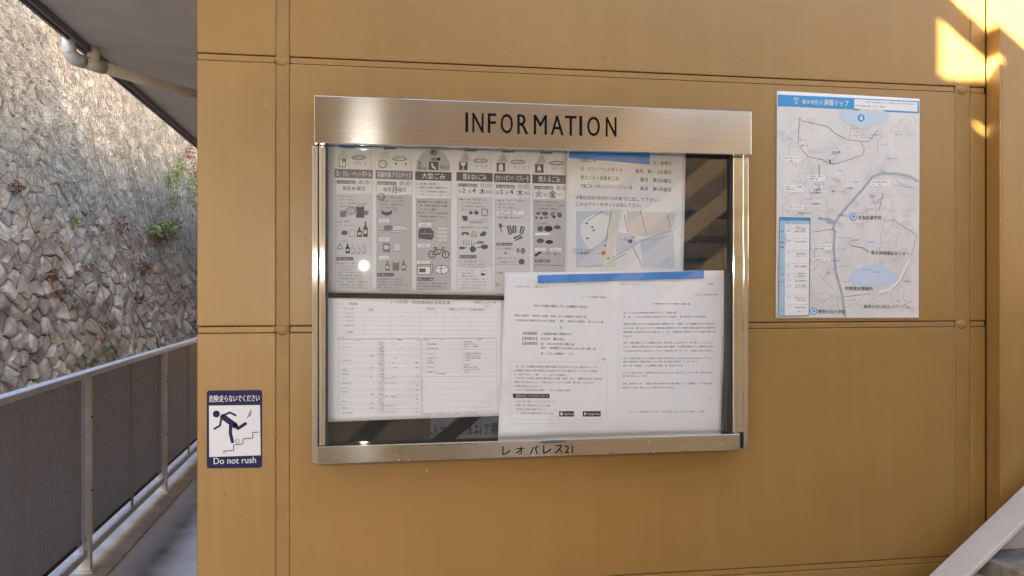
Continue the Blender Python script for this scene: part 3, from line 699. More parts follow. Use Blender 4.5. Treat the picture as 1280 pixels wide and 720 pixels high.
        yy += 20; fy.rect(x0+2, yy, x0+18, yy+3.5, 'w', 2); fy.micro((x0+5, yy+1.6), (x0+16, yy+1.8), 2.2, 'k2', 1, 3)
        fy.rect(x0+3, yy+7, x0+19, yy+17, 'w', 2); fy.line([(x0+3, yy+7), (x0+19, yy+7), (x0+19, yy+17), (x0+3, yy+17), (x0+3, yy+7), (x0+6, yy+4.5), (x0+22, yy+4.5), (x0+22, yy+14), (x0+19, yy+17)], .6, 'k1', 3); fy.rect(x0+5, yy+9.5, x0+13, yy+14.5, 'k2', 3)
        fy.ell(x0+33, yy+11, 8.5, 5.5, 'w', 2); fy.ring(x0+33, yy+11, 8.5, 5.5, .7, 'k1', 3); fy.line([(x0+33, yy+5), (x0+32, yy+11), (x0+33, yy+16.5)], 1, 'k1', 3); fy.line([(x0+25, yy+10), (x0+41, yy+9)], .5, 'k2', 3)
        yy += 21; fy.rect(x0+3, yy, x0+23, yy+4, 'k2', 2); fy.micro((x0+4, yy+2), (x0+22, yy+2.2), 2.2, 'w', 1, 3)
        for k in range(3): fy.micro((x0+3, yy+7+k*3.6), (x0+40, yy+7.6+k*3.6), 2.5, 'k2', .95, 3)
        continue
    # collection-day line
    fy.rect(x0+2.5, y+14.2, x0+26, y+18.4, 'k3', 2, .03); fy.micro((x0+3.5, y+16.6), (x0+25.5, y+17.2), 3, 'w', 1, 3)
    fy.text(['週1回', '週1回', '', '月2回', '月2回', '週2回'][i], (x0+29.5, y+19.2), (x0+43, y+19.6), 5, 'k2', 3)
    if i < 2: 
        fy.text(sub[i][:2], (x0+9.5, y+27), (x0+(19.5), y+27.2), 5.4, 'k2', 3); fy.text(sub[i][2], (x0+20.5, y+(27.2 if i == 0 else 29)), (x0+26.5, y+27.5 if i == 0 else y+29), 5.4 if i == 0 else 8.5, 'k1', 4, .02 if i else 0); fy.text('曜日', (x0+27.5, y+27.3), (x0+37.5, y+27.5), 5.2, 'k2', 3)
    elif i < 5:
        fy.text('第', (x0+2.5, y+26.5), (x0+6, y+26.5), 4, 'k3', 3); fy.text('2', (x0+7.5, y+26), (x0+11, y+26), 5.5, 'k1', 4, .03); fy.text('第', (x0+14.5, y+26.7), (x0+18, y+26.7), 4, 'k3', 3)
        fy.text('4', (x0+19.5, y+26.2), (x0+24, y+26.2), 5.8, 'k1', 4, .03); fy.text('木', (x0+28.5, y+28.6), (x0+36.5, y+28.6), 8.2, 'k1', 4, .02); fy.text('曜日', (x0+37.5, y+27), (x0+44, y+27.1), 4, 'k3', 3)
    else:
        fy.text('火', (x0+4, y+28.5), (x0+12, y+28.6), 8.6, 'k1', 4, .02); fy.text('曜日', (x0+13.5, y+27), (x0+19, y+27), 3.6, 'k3', 3); fy.text('金', (x0+20.5, y+29), (x0+30, y+29.2), 9, 'k1', 4, .02); fy.text('曜日', (x0+31, y+27), (x0+37, y+27.2), 3.6, 'k3', 3)
    if i in (1, 3, 4, 5): fy.rect(x0+1.4, y+31, x1-1.4, yb-(0 if i != 3 else 30), 'k4' if i in (1, 5) else 'k5', 1)
    elif i == 0: fy.rect(x0+1.4, y+31, x1-1.4, yb, 'k5', 1)
    yy = y+34
    for k in range(4 if i != 4 else 6): fy.micro((x0+(3 if k == 0 else 6), yy), (x0+r_ if (r_ := s_rng.uniform(24, 42)) else 0, yy+.8), 2.5, 'k2' if i > 2 else 'k3', .9, 3); yy += 4.3
    R_ = s_rng
    # illustration rows: pots, cans, bottles, boxes
    def can(x, y_, w, h, m='k3'): fy.rect(x, y_, x+w, y_+h, m, 2); fy.ell(x+w/2, y_, w/2, h*.14, 'k4' if m != 'k4' else 'k3', 3, 10); fy.line([(x, y_), (x, y_+h), (x+w, y_+h), (x+w, y_)], .5, 'k2', 3)
    def bot(x, y_, w, h, m='k3'): fy.poly([(x, y_+h), (x, y_+h*.42), (x+w*.32, y_+h*.25), (x+w*.32, y_), (x+w*.68, y_), (x+w*.68, y_+h*.25), (x+w, y_+h*.42), (x+w, y_+h)], m, 2); fy.rect(x+w*.15, y_+h*.55, x+w*.85, y_+h*.8, 'k5' if m != 'k5' else 'k3', 3); fy.line([(x, y_+h), (x+w, y_+h), (x+w, y_+h*.42)], .5, 'k2', 3)
    if i == 0:
        can(x0+7, 263, 6.5, 8); fy.poly([(x0+13, 263), (x0+20, 257), (x0+27, 259), (x0+28, 266), (x0+20, 270), (x0+14, 269)], 'k4', 2); fy.ring(x0+20, 263.5, 6, 4, .6, 'k2', 3); can(x0+27, 257, 9.5, 15, 'k2'); fy.ell(x0+39, 266, 3.4, 3.2, 'k3', 2)
        fy.micro((x0+4, 277), (x0+18, 277), 2.4, 'k2', .9, 3); fy.micro((x0+2, 282), (x0+26, 282), 1.8, 'k3', .9, 3)
        fy.ell(x0+12, 291, 4, 3, 'k2', 2); can(x0+18, 287.5, 7, 8, 'k5'); bot(x0+27.5, 284, 6.5, 12, 'k2'); bot(x0+35.5, 277, 5.5, 19, 'k2')
        fy.micro((x0+3, 301), (x0+18, 301), 2.2, 'k3', .9, 3)
        fy.line([(x0+3, 311), (x0+6.5, 304), (x0+10, 311), (x0+3, 311)], .8, 'k2', 3); bot(x0+13.5, 304.5, 5, 12, 'k1'); bot(x0+20, 305, 5, 12, 'k4'); bot(x0+27, 305, 4.4, 12, 'k4'); bot(x0+33.5, 303, 4.6, 13.5, 'k4')
        fy.rect(x0+2, 321.5, x0+23, 325.5, 'k2', 2); fy.micro((x0+3, 323.5), (x0+22, 323.7), 2.4, 'w', 1, 3)
        for k in range(9): fy.micro((x0+(2 if k % 3 == 0 else 5), 329+k*3.8), (x0+R_.uniform(26, 42), 329.4+k*3.8), 2.3, 'k2' if k in (0, 5, 6) else 'k3', .9, 3)
    elif i == 1:
        fy.ring(x0+7, 246, 4.3, 4.3, .9, 'k2', 3, 8); fy.ell(x0+14, 265, 7, 4.5, 'k2', 2); fy.ell(x0+14, 262.5, 6, 2.6, 'k4', 3); fy.micro((x0+23, 262), (x0+36, 270), 2.2, 'k3', .6, 3)
        for yy2, hh in ((274, 4), (297, 4), (320, 4)): fy.rect(x0+4, yy2, x0+17, yy2+hh, 'w', 2); fy.micro((x0+5, yy2+2), (x0+16, yy2+2.1), 2.2, 'k2', 1, 3)
        fy.ell(x0+26, 286, 15, 4.6, 'k5', 2); fy.ring(x0+26, 286, 15, 4.6, .5, 'k3', 3); fy.ell(x0+16, 284.5, 6, 3.2, 'k3', 3); fy.line([(x0+5, 288), (x0+36, 288)], .6, 'k2', 4)
        fy.rect(x0+9, 304, x0+18, 315, 'k3', 2); fy.ell(x0+13.5, 309, 3.4, 3, 'k5', 3); fy.rect(x0+22, 304, x0+32, 314, 'k5', 2); fy.line([(x0+22, 304), (x0+32, 304), (x0+32, 314), (x0+22, 314), (x0+22, 304)], .6, 'k3', 3)
        bot(x0+12, 326, 5.5, 12, 'k3'); can(x0+21.5, 327, 7.5, 11, 'k3'); bot(x0+32.5, 325, 5, 13, 'k3')
        fy.rect(x0+2, 341.5, x0+23, 345.5, 'k2', 2); fy.micro((x0+3, 343.5), (x0+22, 343.7), 2.4, 'w', 1, 3)
        for k in range(5): fy.micro((x0+(2 if k % 3 == 0 else 5), 349+k*3.4), (x0+R_.uniform(30, 42), 349.4+k*3.4), 2.2, 'k3', .9, 3)
    elif i == 3:
        fy.rect(x0+32, 261, x0+38, 269, 'k5', 2); fy.line([(x0+32, 261), (x0+39, 262), (x0+38, 270), (x0+31.5, 269), (x0+32, 261)], .8, 'k1', 3); fy.ell(x0+18, 266, 2.4, 2, 'k2', 2); fy.ell(x0+25, 266, 3, 2.4, 'k2', 2)
        fy.rect(x0+8, 270, x0+14, 276, 'k2', 2); fy.ell(x0+8.4, 271, 1.8, 1.5, 'k2', 2); fy.rect(x0+16, 275, x0+31, 278.5, 'k4', 2); fy.line([(x0+16, 278.5), (x0+32, 278.5), (x0+31, 274)], .6, 'k2', 3); fy.ring(x0+35.5, 276, 2.4, 2.4, .5, 'k3', 3)
        fy.micro((x0+5, 284), (x0+40, 284.5), 2.6, 'k2', 1, 3)
        fy.ell(x0+11, 292.5, 5, 2.7, 'k2', 2); fy.ell(x0+11, 294, 2.6, 1.6, 'k5', 3); fy.poly([(x0+18, 296), (x0+20, 289), (x0+23, 289), (x0+26, 296)], 'k4', 2); fy.line([(x0+18, 296), (x0+20, 289), (x0+23, 289), (x0+26, 296), (x0+18, 296)], .5, 'k2', 3); fy.poly([(x0+29, 293), (x0+34, 288.5), (x0+38, 291), (x0+36, 295), (x0+30, 295.5)], 'k2', 2)
        for k in range(4): fy.line([(x0+9+k*3.2, 300), (x0+9.3+k*3.2, 306.5)], .7, 'k2', 2)
        fy.ell(x0+30, 303, 5, 1.8, 'k3', 2); fy.ell(x0+7, 310, 4, 1.8, 'k2', 2); fy.line([(x0+10, 310), (x0+14, 308.5)], .8, 'k2', 2); fy.ell(x0+20.5, 311.5, 4, 4, 'k2', 2); fy.ell(x0+35, 308.5, 4.8, 3, 'k2', 2); fy.line([(x0+26, 309.5), (x0+31, 308.8)], 1, 'k1', 2); fy.line([(x0+18, 307), (x0+26, 303)], .8, 'k2', 2)
        fy.rect(x0+4, 319, x0+25, 323, 'k2', 2); fy.micro((x0+5, 321), (x0+24, 321.2), 2.4, 'w', 1, 3)
        for k in range(10): fy.micro((x0+(3 if k % 3 == 0 else 6), 326.5+k*3.7), (x0+R_.uniform(20, 27) if 2 < k < 6 else x0+R_.uniform(34, 40), 326.9+k*3.7), 2.1, 'k3', .9, 3)
        fy.ring(x0+34, 341, 3.6, 3.2, .5, 'k3', 3); fy.ell(x0+33, 343, 2.6, 1.6, 'k1', 3)
    elif i == 4:
        fy.rect(x0+4, 264, x0+37, 268, 'w', 2); fy.micro((x0+6, 266), (x0+30, 266.3), 2.2, 'k2', 1, 3); fy.micro((x0+4, 271.5), (x0+38, 272), 2, 'k3', .9, 3)
        for (ax, ay, bx_, by_) in ((18, 282, 21, 293), (25.5, 282, 25.5, 291), (36, 283, 34, 292), (25, 299, 35, 295)):
            fy.line([(x0+ax, ay), (x0+bx_, by_)], 5.2, 'k2', 2); fy.line([(x0+ax+.4, ay+1), (x0+bx_, by_-1)], 1.4, 'k4', 3)
        fy.ell(x0+8, 282, 2.2, 3, 'k2', 2); fy.line([(x0+8, 282), (x0+9.5, 291)], 1.2, 'k2', 2); fy.line([(x0+10, 283), (x0+14, 282)], .8, 'k3', 2)
        fy.rect(x0+3, 303.5, x0+23, 307, 'k2', 2); fy.micro((x0+4, 305.2), (x0+22, 305.4), 2.2, 'w', 1, 3)
        fy.micro((x0+3, 310.5), (x0+25, 310.8), 3, 'k2', 1, 3); fy.ell(x0+30, 313, 2, 3, 'k3', 2); fy.ell(x0+36, 313.5, 3, 4, 'k3', 2); fy.ell(x0+14.5, 316.5, 1.6, 1.6, 'k3', 2)
        fy.micro((x0+2, 322.5), (x0+29, 323), 2.8, 'k2', 1, 3); fy.micro((x0+6, 327), (x0+28, 327.4), 2.8, 'k2', 1, 3); fy.ell(x0+34.5, 327, 4, 3.6, 'k2', 2)
        fy.line([(x0+1, 330), (x0+40, 330.6)], .5, 'k3'); fy.micro((x0+2, 341), (x0+11, 341), 2.8, 'k2', 1, 3); fy.ring(x0+4, 356, 1.8, 1.8, .7, 'k1', 3); fy.micro((x0+7, 356), (x0+11, 356), 2, 'k3', 1, 3)
    else:
        for (ax, ay, rx, ry, c_) in ((7, 267, 3, 1.5, 'k2'), (16, 267, 4, 2.6, 'k2'), (25, 268, 2.6, 2.6, 'k3'), (34, 269, 3, 3, 'k2'), (5, 272, 2, 1.4, 'k2'), (11, 272.5, 1.8, 1.8, 'k2'), (17, 272, 3, 1.6, 'k3'), (27, 271, 2, 2, 'k1'), (10, 286, 4, 3.6, 'k2'), (20, 286, 5.5, 3.8, 'k1'), (31, 284, 4.5, 2.6, 'k2'), (10, 301, 5, 3, 'k2'), (21, 302.5, 5, 2.6, 'k1'), (31, 300, 4, 1.4, 'k4')): fy.ell(x0+ax, ay, rx, ry, c_, 2, 10)
        fy.micro((x0+5, 279), (x0+18, 279.3), 2.6, 'k1', 1, 3); fy.rect(x0+3, 291, x0+22, 294, 'w', 2); fy.rect(x0+3, 310, x0+17, 314, 'w', 2); fy.rect(x0+22, 310, x0+36, 314, 'w', 2); fy.micro((x0+5, 312), (x0+16, 312.3), 2.2, 'k2', 1, 3); fy.micro((x0+23, 312), (x0+34, 312.3), 2.2, 'k2', 1, 3)
        fy.line([(x0+3, 320), (x0+11, 314.5)], 2.8, 'k1', 2); fy.micro((x0+13, 318), (x0+22, 316), 3.4, 'k2', 1, 3); fy.micro((x0+26, 317), (x0+35, 318), 3.4, 'k2', .9, 3)
        fy.rect(x0+3, 324.5, x0+22, 328, 'k2', 2); fy.micro((x0+4, 326.2), (x0+21, 326.4), 2.2, 'w', 1, 3); fy.line([(x0+2, 331), (x0+39, 331.8)], .7, 'k2', 3)
fy.finish(f0)

# ---- collection notice with a small map
cn = Sheet(-.0118, lambda x, z: .0004*math.sin(x*27)+.0003*math.sin(z*33))
c0 = empty('collection_notice', (at_y(780, 260, -.0118).x, -.0118, at_y(780, 338).z), 'cream rubbish day notice with a small coloured street map, upper right of the board', 'notice')
cn.base([(708.5, 183), (857.5, 189), (854, 350), (706, 352)], M['paper2'], c0)
cn.text('レオハイツ　ごみ集積所 収集曜日', (745, 191.3), (830, 194), 5.5, 'k1')
cn.text('可燃ごみ', (726, 203), (745, 203.2), 5.4, 'k1'); cn.text('火・金曜日', (816, 206), (839, 207), 5, 'k2')
for (t1_, xe, t2_, xs_, y_) in (('缶・ビン・ペットボトル', 778, '毎月　第1・3水曜日', 794, 212), ('粗大ごみ・金属系ごみ', 773, '毎月　第2水曜日', 800, 223), ('不燃ごみ・カセットボンベ・スプレー缶', 790, '毎月　第1木曜日', 800, 234)):
    cn.text(t1_, (725.5, y_+1), (xe, y_+3), 5.2, 'k2'); cn.text(t2_, (xs_, y_+4), (838.5, y_+6), 5.2, 'k2')
cn.text('収集日当日', (720, 249), (741, 249.7), 5, 'k2'); cn.text('午前5時から8時', (741.5, 249.7), (773, 250.8), 5, 'red'); cn.text('までに出して下さい。', (773.5, 250.8), (824, 252.4), 5, 'k2')
cn.text('ごみはマナーを守ってお出し下さい。', (720, 257.5), (801, 259.6), 5, 'k2')
cn.poly([(720, 264), (772, 263), (763, 305), (752, 334), (720, 334)], 'pblue', 1, 'map_print'); cn.poly([(764, 262), (777, 262), (766, 322), (770, 334), (752, 334), (757, 318)], 'pyel', 2, 'map_print'); cn.poly([(783, 264), (846, 266), (838, 290), (806, 296), (785, 292)], 'ppink', 1, 'map_print')
cn.poly([(800, 300), (842, 291), (843, 335), (804, 335)], 'pblue', 1, 'map_print'); cn.poly([(769, 290), (790, 292), (797, 304), (770, 318)], 'pblue', 1, 'map_print')
for pl in ([(734, 276), (753, 264)], [(764, 265), (760, 284), (757, 303)], [(780, 268), (784, 290)], [(800, 263), (808, 294)], [(765, 322), (786, 311), (799, 302), (818, 295), (842, 288)], [(768, 324), (783, 317)], [(791, 309), (803, 334)], [(834, 268), (838, 284)], [(729, 334), (754, 331)]): cn.line(pl, .7, 'k3', 3, 'map_print')
cn.ell(754, 316.2, 2.9, 2.9, 'reddot', 4, 16, 'map_marker'); cn.ell(787.5, 301.5, 2.9, 2.6, 'blue', 4, 16, 'map_marker')
cn.text('ごみステーション', (714, 314), (743, 314.5), 3.4, 'k2'); cn.text('ごみ集積所', (717, 318), (737, 318), 3.4, 'k1'); cn.micro((738, 317.5), (750, 317), 3, 'red'); cn.text('現在地', (789, 298.5), (795, 297.5), 3, 'k1'); cn.micro((774, 299), (785, 299), 4, 'k4')
for q in ((733, 279), (740, 284), (734, 298), (756, 307), (742, 288), (760, 323)): cn.ell(*q, 1.6, 1.1, 'k2', 4, 7, 'map_print')
cn.finish(c0)

# ---- report form (lower left)
rf = Sheet(-.0130, lambda x, z: .0003*math.sin(x*22)+.0003*math.sin(z*19))
r0 = empty('report_form', (at_y(518, 450, -.013).x, -.013, at_y(518, 527).z), 'white landscape report form full of small tables, lower left of the board', 'form')
rf.base([(408.2, 369), (630, 370), (631.5, 519.5), (407.8, 527.5)], M['paper'], r0)
rf.text('1〜3月期　巡回清掃状況報告書', (489, 379.8), (563, 380.6), 4.3, 'k3'); rf.micro((421, 380), (430, 380), 3, 'k4'); rf.text('10000', (436, 381.2), (447, 381.2), 3.2, 'k2'); rf.text('株式会社　メンテナンス部', (593, 379.4), (620, 379.6), 2.8, 'k2'); rf.micro((604, 382), (616, 382), 2, 'k3')
for k, y_ in enumerate((386, 391.5, 396, 400.5, 406.5, 415)): rf.micro((431 if k != 5 else 432, y_), (442, y_), 2.6, 'k3', 1)
rf.text('名称', (460, 389.2), (467, 389.2), 3.6, 'k2'); rf.text('担当者名', (533, 387), (544, 387.2), 2.6, 'k3'); rf.text('近畿メンテナンス株式会社', (561, 388), (605, 388.6), 3.2, 'k2')
for k in range(14): rf.ell(s_rng.choice((470, 505, 541, 572))+s_rng.uniform(-4, 7), s_rng.uniform(390, 402), .5, .5, 'k2', 2, 5)
for k in range(7): rf.line([(420, 384.5+k*5.6), (622, 385+k*5.6)], .28, 'k5')
for xx in (420, 456, 488, 524, 554, 588, 622): rf.line([(xx, 384), (xx, 419)], .28, 'k5')
rf.micro((422, 422), (431, 422), 2.5, 'k2')
rf.line([(422, 424), (525, 423.3)], .5, 'k3'); rf.line([(528, 423.5), (620, 422.4)], .5, 'k3')
for xx, x2 in ((473, 520),): rf.line([(xx-.5, 424), (xx-.5, 516)], .35, 'k4')
for (a, b) in ((444, 425.6), (497, 424.6), (520, 425), (530, 425), (550, 424.8), (596, 424.3)): rf.micro((a, b), (a+7, b), 2, 'k2', 1)
for xx in (423, 480, 525.5, 527.5, 578, 620.5): rf.line([(xx, 424), (xx, 518 if xx < 530 else (462 if xx < 600 else 463))], .35, 'k4')
for k in range(32):
    y_ = 428+k*2.82
    if k % 3 != 1: rf.line([(424, y_+1.3), (525, y_+.9)], .26, 'k4' if k % 2 else 'k5')
    rf.micro((474, y_), (479.5, y_), 2.1, 'k2', 1)
    if k in (1, 7, 9, 11, 15): rf.micro((491, y_), (497, y_), 2, 'k2'); rf.micro((519, y_), (523, y_), 2, 'k2', 1)
    if k in (16, 18, 24, 28, 31): rf.micro((481, y_), (481+s_rng.choice((14, 26)), y_), 1.9, 'k3', .9)
    if k > 18 and k % 2: rf.micro((519.5, y_), (523, y_), 2.2, 'k2', 1)
    if k in (6, 11, 12, 15, 23, 27, 29): rf.micro((462, y_), (468, y_), 1.9, 'k3', .8)
    if k in (2, 8, 12, 13, 14, 16, 18, 20, 22, 26, 29): rf.micro((427, y_), (427+s_rng.uniform(5, 12), y_), 1.9, 'k3', .95)
for k in range(14):
    y_ = 427+k*2.9; rf.line([(528, y_+1.3), (620, y_+1)], .26, 'k4' if k % 4 in (1, 3) else 'k5')
    if k in (1, 3, 5, 7, 8, 9, 11, 13): rf.micro((534, y_), (534+s_rng.uniform(5, 14), y_), 2, 'k2', .95)
    if k not in (4, 9): rf.micro((580, y_), (580+s_rng.uniform(5, 22), y_), 2, 'k2', .95)
rf.micro((545, 467), (558, 467), 2, 'k2', 1)
rf.line([(528, 471), (621, 470), (621.5, 496), (621.5, 513.5), (528, 516.5), (528, 471)], .4, 'k4')
for k in range(5): rf.line([(530, 478+k*8), (619, 477+k*8)], .25, 'k5')
rf.micro((529, 517.6), (576, 516.6), 1.9, 'k3', .9); rf.micro((582, 516.2), (596, 515.8), 1.8, 'k4', .9); rf.micro((428, 516), (441, 516), 2, 'k2', 1)
rf.finish(r0)

# ---- two page notice (lower right)
def wq(x, z):
    return .0006*math.sin(x*19+.6)+.0006*math.sin(z*15)-.0030*math.exp(-((x-at_y(766, 360).x)/.008)**2)
nt_ = Sheet(-.0152, wq)
n0 = empty('two_page_notice', (at_y(766, 450, -.0152).x, -.0152, at_y(766, 547).z), 'two white typed pages side by side under a long strip of blue tape', 'notice')
nt_.base([(631, 340.5), (909.5, 338), (901, 542.8), (622.5, 547.5)], M['paper'], n0, 60, 24)
nt_.micro((645, 358), (687, 358.5), 3, 'k3', .9); nt_.micro((728, 371), (759, 371.5), 3, 'k3', .9); nt_.micro((667, 382), (736, 383.5), 3.6, 'k2', .95)
nt_.micro((643, 394), (733, 396), 3.2, 'k3', .93); nt_.micro((643, 400), (754, 402.5), 3.2, 'k3', .93); nt_.text('記', (700, 411), (703, 411), 3.4, 'k3')
for k, (t_, xe) in enumerate((('【実施期間】', 714), ('【実施日】', 707), ('【実施時間】', 718))):
    y_ = 417+k*6.3; nt_.text(t_, (653, y_+1.6), (671, y_+1.8), 4, 'k2'); nt_.micro((676, y_), (xe, y_+.6), 3.6, 'k2', .9)
nt_.micro((676, 434.5), (745, 436), 3.6, 'k2', .95); nt_.micro((676, 441.6), (718, 442.4), 3.2, 'k3', .7); nt_.micro((752, 449), (758, 449), 2.6, 'k3', .9)
nt_.line([(638, 452), (760, 453), (758, 525), (637, 524), (638, 452)], .35, 'k5')
for k in range(7):
    y_ = 458+k*4.85; nt_.micro((642 if k in (1, 2, 4, 5) else 645, y_), ({0: 747, 1: 747, 2: 707, 3: 753, 4: 744, 5: 678, 6: 715}[k], y_+1), 3.1, 'k3', .93)
nt_.rect(641, 492, 687, 497.3, 'k1', 2, .01); nt_.text('【お知らせ】アプリのダウンロード', (645, 496.5), (685, 496.9), 3.7, 'w', 3)
for k in range(4): nt_.micro((645, 501.5+k*4.9), (694-(k % 3)*6, 502+k*4.9), 2.9, 'k3', .92)
for (x0, t_) in ((699, 'App Store'), (728.5, 'Google Play')):
    w_ = 18.5 if x0 < 710 else 22.5
    nt_.rect(x0, 514, x0+w_, 520.8, 'k1', 2); nt_.text(t_, (x0+6, 519.5), (x0+w_-1.2, 519.6), 3.4, 'w', 3)
    if x0 < 710: nt_.ell(x0+3, 517.4, 1.6, 2, 'w', 3, 9)
    else: nt_.poly([(x0+2, 515.2), (x0+4.8, 517.3), (x0+2, 519.6)], 'w', 3)
nt_.line([(636, 530), (756, 528.4)], .4, 'k5')
# right-hand page
nt_.micro((776, 355.5), (801, 355.5), 2.4, 'k4', .9); nt_.micro((884, 355), (894, 354.6), 2.4, 'k4', .9); nt_.micro((868, 368.4), (896, 368), 2.4, 'k3', .8)
nt_.micro((816, 379.5), (862, 379.8), 2.8, 'k3', .95)
for (y_, a, b, dk) in ((391, 779, 845, 3), (396, 779, 882, 4), (405, 779, 893, 3), (410, 779, 894, 3), (415, 779, 894, 3), (420, 779, 790, 3), (428.5, 779, 891, 4), (433.5, 779, 893, 3), (438.5, 779, 889, 4), (448, 779, 890, 4), (452, 779, 872, 3), (457, 779, 853, 3), (466, 778, 891, 4), (470, 778, 809, 4), (479.5, 778, 890, 3), (484.5, 778, 842, 4), (497.5, 886, 891, 2), (514.5, 785, 880, 4)):
    nt_.micro((a, y_), (b, y_-(b-a)*.004), 2.7, 'k%d' % dk, .93)
nt_.finish(n0)
cr = Sheet(-.0152, wq)

# ---- tapes and magnet strip
def strip(name, corners, m, Y, label, cat, group=None, th=.0003):
    q = [Vector((at_y(*c, Y).x, at_y(*c, Y).z)) for c in corners]; c = sum(q, Vector((0, 0)))/4
    n = 8; top = [q[0].lerp(q[1], i/n) for i in range(n+1)]; bot = [q[3].lerp(q[2], i/n) for i in range(n+1)]
    if 'tape' in name:
        for k in range(n+1): top[k] = top[k]+Vector((0, random.uniform(-.0003, .0003))); bot[k] = bot[k]+Vector((0, random.uniform(-.0003, .0003)))
    mb = MB().prism([tuple(v) for v in top]+[tuple(v) for v in reversed(bot)], Y, Y+th)
    return tag(mb.build(name, m), label, cat, group)
strip('tape_strip', [(672, 344), (880, 338.3), (880, 348), (672, 353.8)], M['tape'], -.0196, 'long strip of blue tape across the top of the two page notice', 'tape', th=.0008)
strip('tape_strip', [(712, 184), (813, 190), (812, 205.5), (711, 197)], M['tape'], -.0135, 'short wide blue tape at the top of the collection day notice', 'tape', th=.0008)
strip('tape_strip', [(424, 174), (520, 176), (472, 183.5), (424, 184.5)], M['tape'], -.0125, 'blue tape half hidden under the header above the sorting flyer', 'tape', th=.0008)
strip('tape_strip', [(904, 500), (908.5, 500), (908.5, 546), (902, 546)], M['tape'], -.0110, 'upright blue tape peeking out beside the lower right page', 'tape', th=.0008)
strip('magnet_strip', [(407.8, 367.3), (630.3, 369.5), (630.3, 375.2), (407.8, 372.2)], M['magnet'], -.0165, 'thin black magnetic strip holding the report form', 'magnet', th=.0025)

# ------------------------------------------------------------------ do not rush sign
YS = -.0012
sg = Sheet(YS-.0003)
g0 = empty('warning_sign', (at_y(292, 540).x, YS, at_y(292, 585).z), 'small navy and white sign of a figure falling on stairs, left of the board', 'sign')
def rr(x0, y0, x1, y1, r, n=5):
    out = []
    for cx_, cy_, a in ((x1-r, y0+r, -90), (x1-r, y1-r, 0), (x0+r, y1-r, 90), (x0+r, y0+r, 180)):
        for k in range(n+1): g = R(a+90*k/n); out.append((cx_+math.cos(g)*r, cy_+math.sin(g)*r))
    return out
pts = [Vector((at_y(x, y+(x-258)*-.012, YS).x, at_y(x, y+(x-258)*-.012, YS).z)) for x, y in rr(258.5, 488.3, 327.5, 585.5, 3.2)]
MB().prism([tuple(p) for p in pts], YS, -.0001).build('sign_plate', M['navy'], g0)
sg.poly([(x, y+(x-261)*-.012) for x, y in ((261.3, 507), (325, 507), (326, 569.8), (261.5, 571.3))], 'signw', 1, 'sign_field')
sg.text('危険!走らないでください', (261.5, 502.8), (324.5, 501.6), 8.6, 'signw', 2, .028)
sg.text('Do not rush', (267.2, 580.2), (320, 578.6), 7.8, 'signw', 2, .022)
fig = 'navy'
sg.ell(270.5, 517.5, 4.5, 4.4, fig, 2, 20, 'figure'); 
def limb(pts_, w): 
    sg.line(pts_, w, fig, 2, 'figure')
    for p in pts_: sg.ell(p[0], p[1], w/2, w/2, fig, 3, 12, 'figure')
limb([(279, 521), (294, 532)], 7.2); limb([(279, 519.5), (287, 515.5), (294.5, 519)], 2.6); limb([(277, 521), (275, 532), (268, 536)], 2.6); limb([(294, 531), (297.5, 535.5), (307, 529.5)], 4); limb([(288.5, 530), (288, 541), (290.5, 552)], 4.2)
sg.line([(280, 567), (280, 564), (292, 563), (292, 556), (303.5, 555), (304, 548.5), (316, 547.5), (316, 540.5), (324, 540)], 1.0, 'navy', 2)
sg.poly([(314.5, 510.5), (313.5, 515.5), (309, 520.5)], fig, 2); sg.poly([(316, 514.5), (313, 519.5), (306.5, 524)], fig, 2)
st5 = [(296.8+math.cos(R(a))*r_, 551.3+math.sin(R(a))*r_) for a, r_ in zip(range(-90, 270, 30), [3, 1.7]*6)]; sg.line(st5+[st5[0]], .5, 'navy', 2)
sg.finish(g0)

# ------------------------------------------------------------------ evacuation map poster
YM = -.0015
mp_ = Sheet(YM, lambda x, z: -.0004+.0005*math.sin(x*21)*math.sin(z*17))
m0_ = empty('evacuation_map', (at_y(1060, 260).x, YM, at_y(1060, 400).z), 'area evacuation map poster with a blue heading, taped to the wall right of the board', 'poster')
mp_.base([(971, 113.5), (1149.5, 123.5), (1148.2, 397.8), (969.5, 398)], M['mapw'], m0_)
S0 = .055
mp_.poly([(971.3, 134), (1148.3, 141.5), (1147, 397), (970.6, 397.2)], 'mapbase', 1, 'map_print') if False else None
n_ = 12
for i in range(n_):
    for j in range(n_):
        a = 971.2+(177)*i/n_; b = 971.2+177*(i+1)/n_; t0 = 134+(a-971)*.042; t1 = 134+(b-971)*.042
        mp_.poly([(a, t0+(396.8-t0)*j/n_), (b, t1+(396.8-t1)*j/n_), (b, t1+(396.8-t1)*(j+1)/n_), (a, t0+(396.8-t0)*(j+1)/n_)], 'mapbase', 1, 'map_print')
mp_.rect(972, 118.2, 1066.5, 132.8, 'mapblue', 2, .047, 'heading_bar'); mp_.rect(1066.5, 122.6, 1148.5, 138, 'mapblue', 2, .047, 'heading_bar'); mp_.rect(1067.5, 124, 1146.5, 136, 'mapw', 3, .047)
mp_.text('保存', (991.3, 125.5), (998.6, 125.9), 3.8, 'mapw', 4); mp_.text('版', (993, 130.3), (997, 130.4), 3.8, 'mapw', 4)
mp_.text('菊水地区の', (1002, 130), (1028, 131.3), 5.6, 'mapw', 4, .02); mp_.text('避難マップ', (1029.5, 132), (1060, 133.6), 7.8, 'mapw', 4, .03)
mp_.micro((1082, 127.5), (1143, 130.4), 2.4, 'mapline', .9, 4); mp_.micro((1069, 132), (1112, 134), 2.4, 'k3', .8, 4)
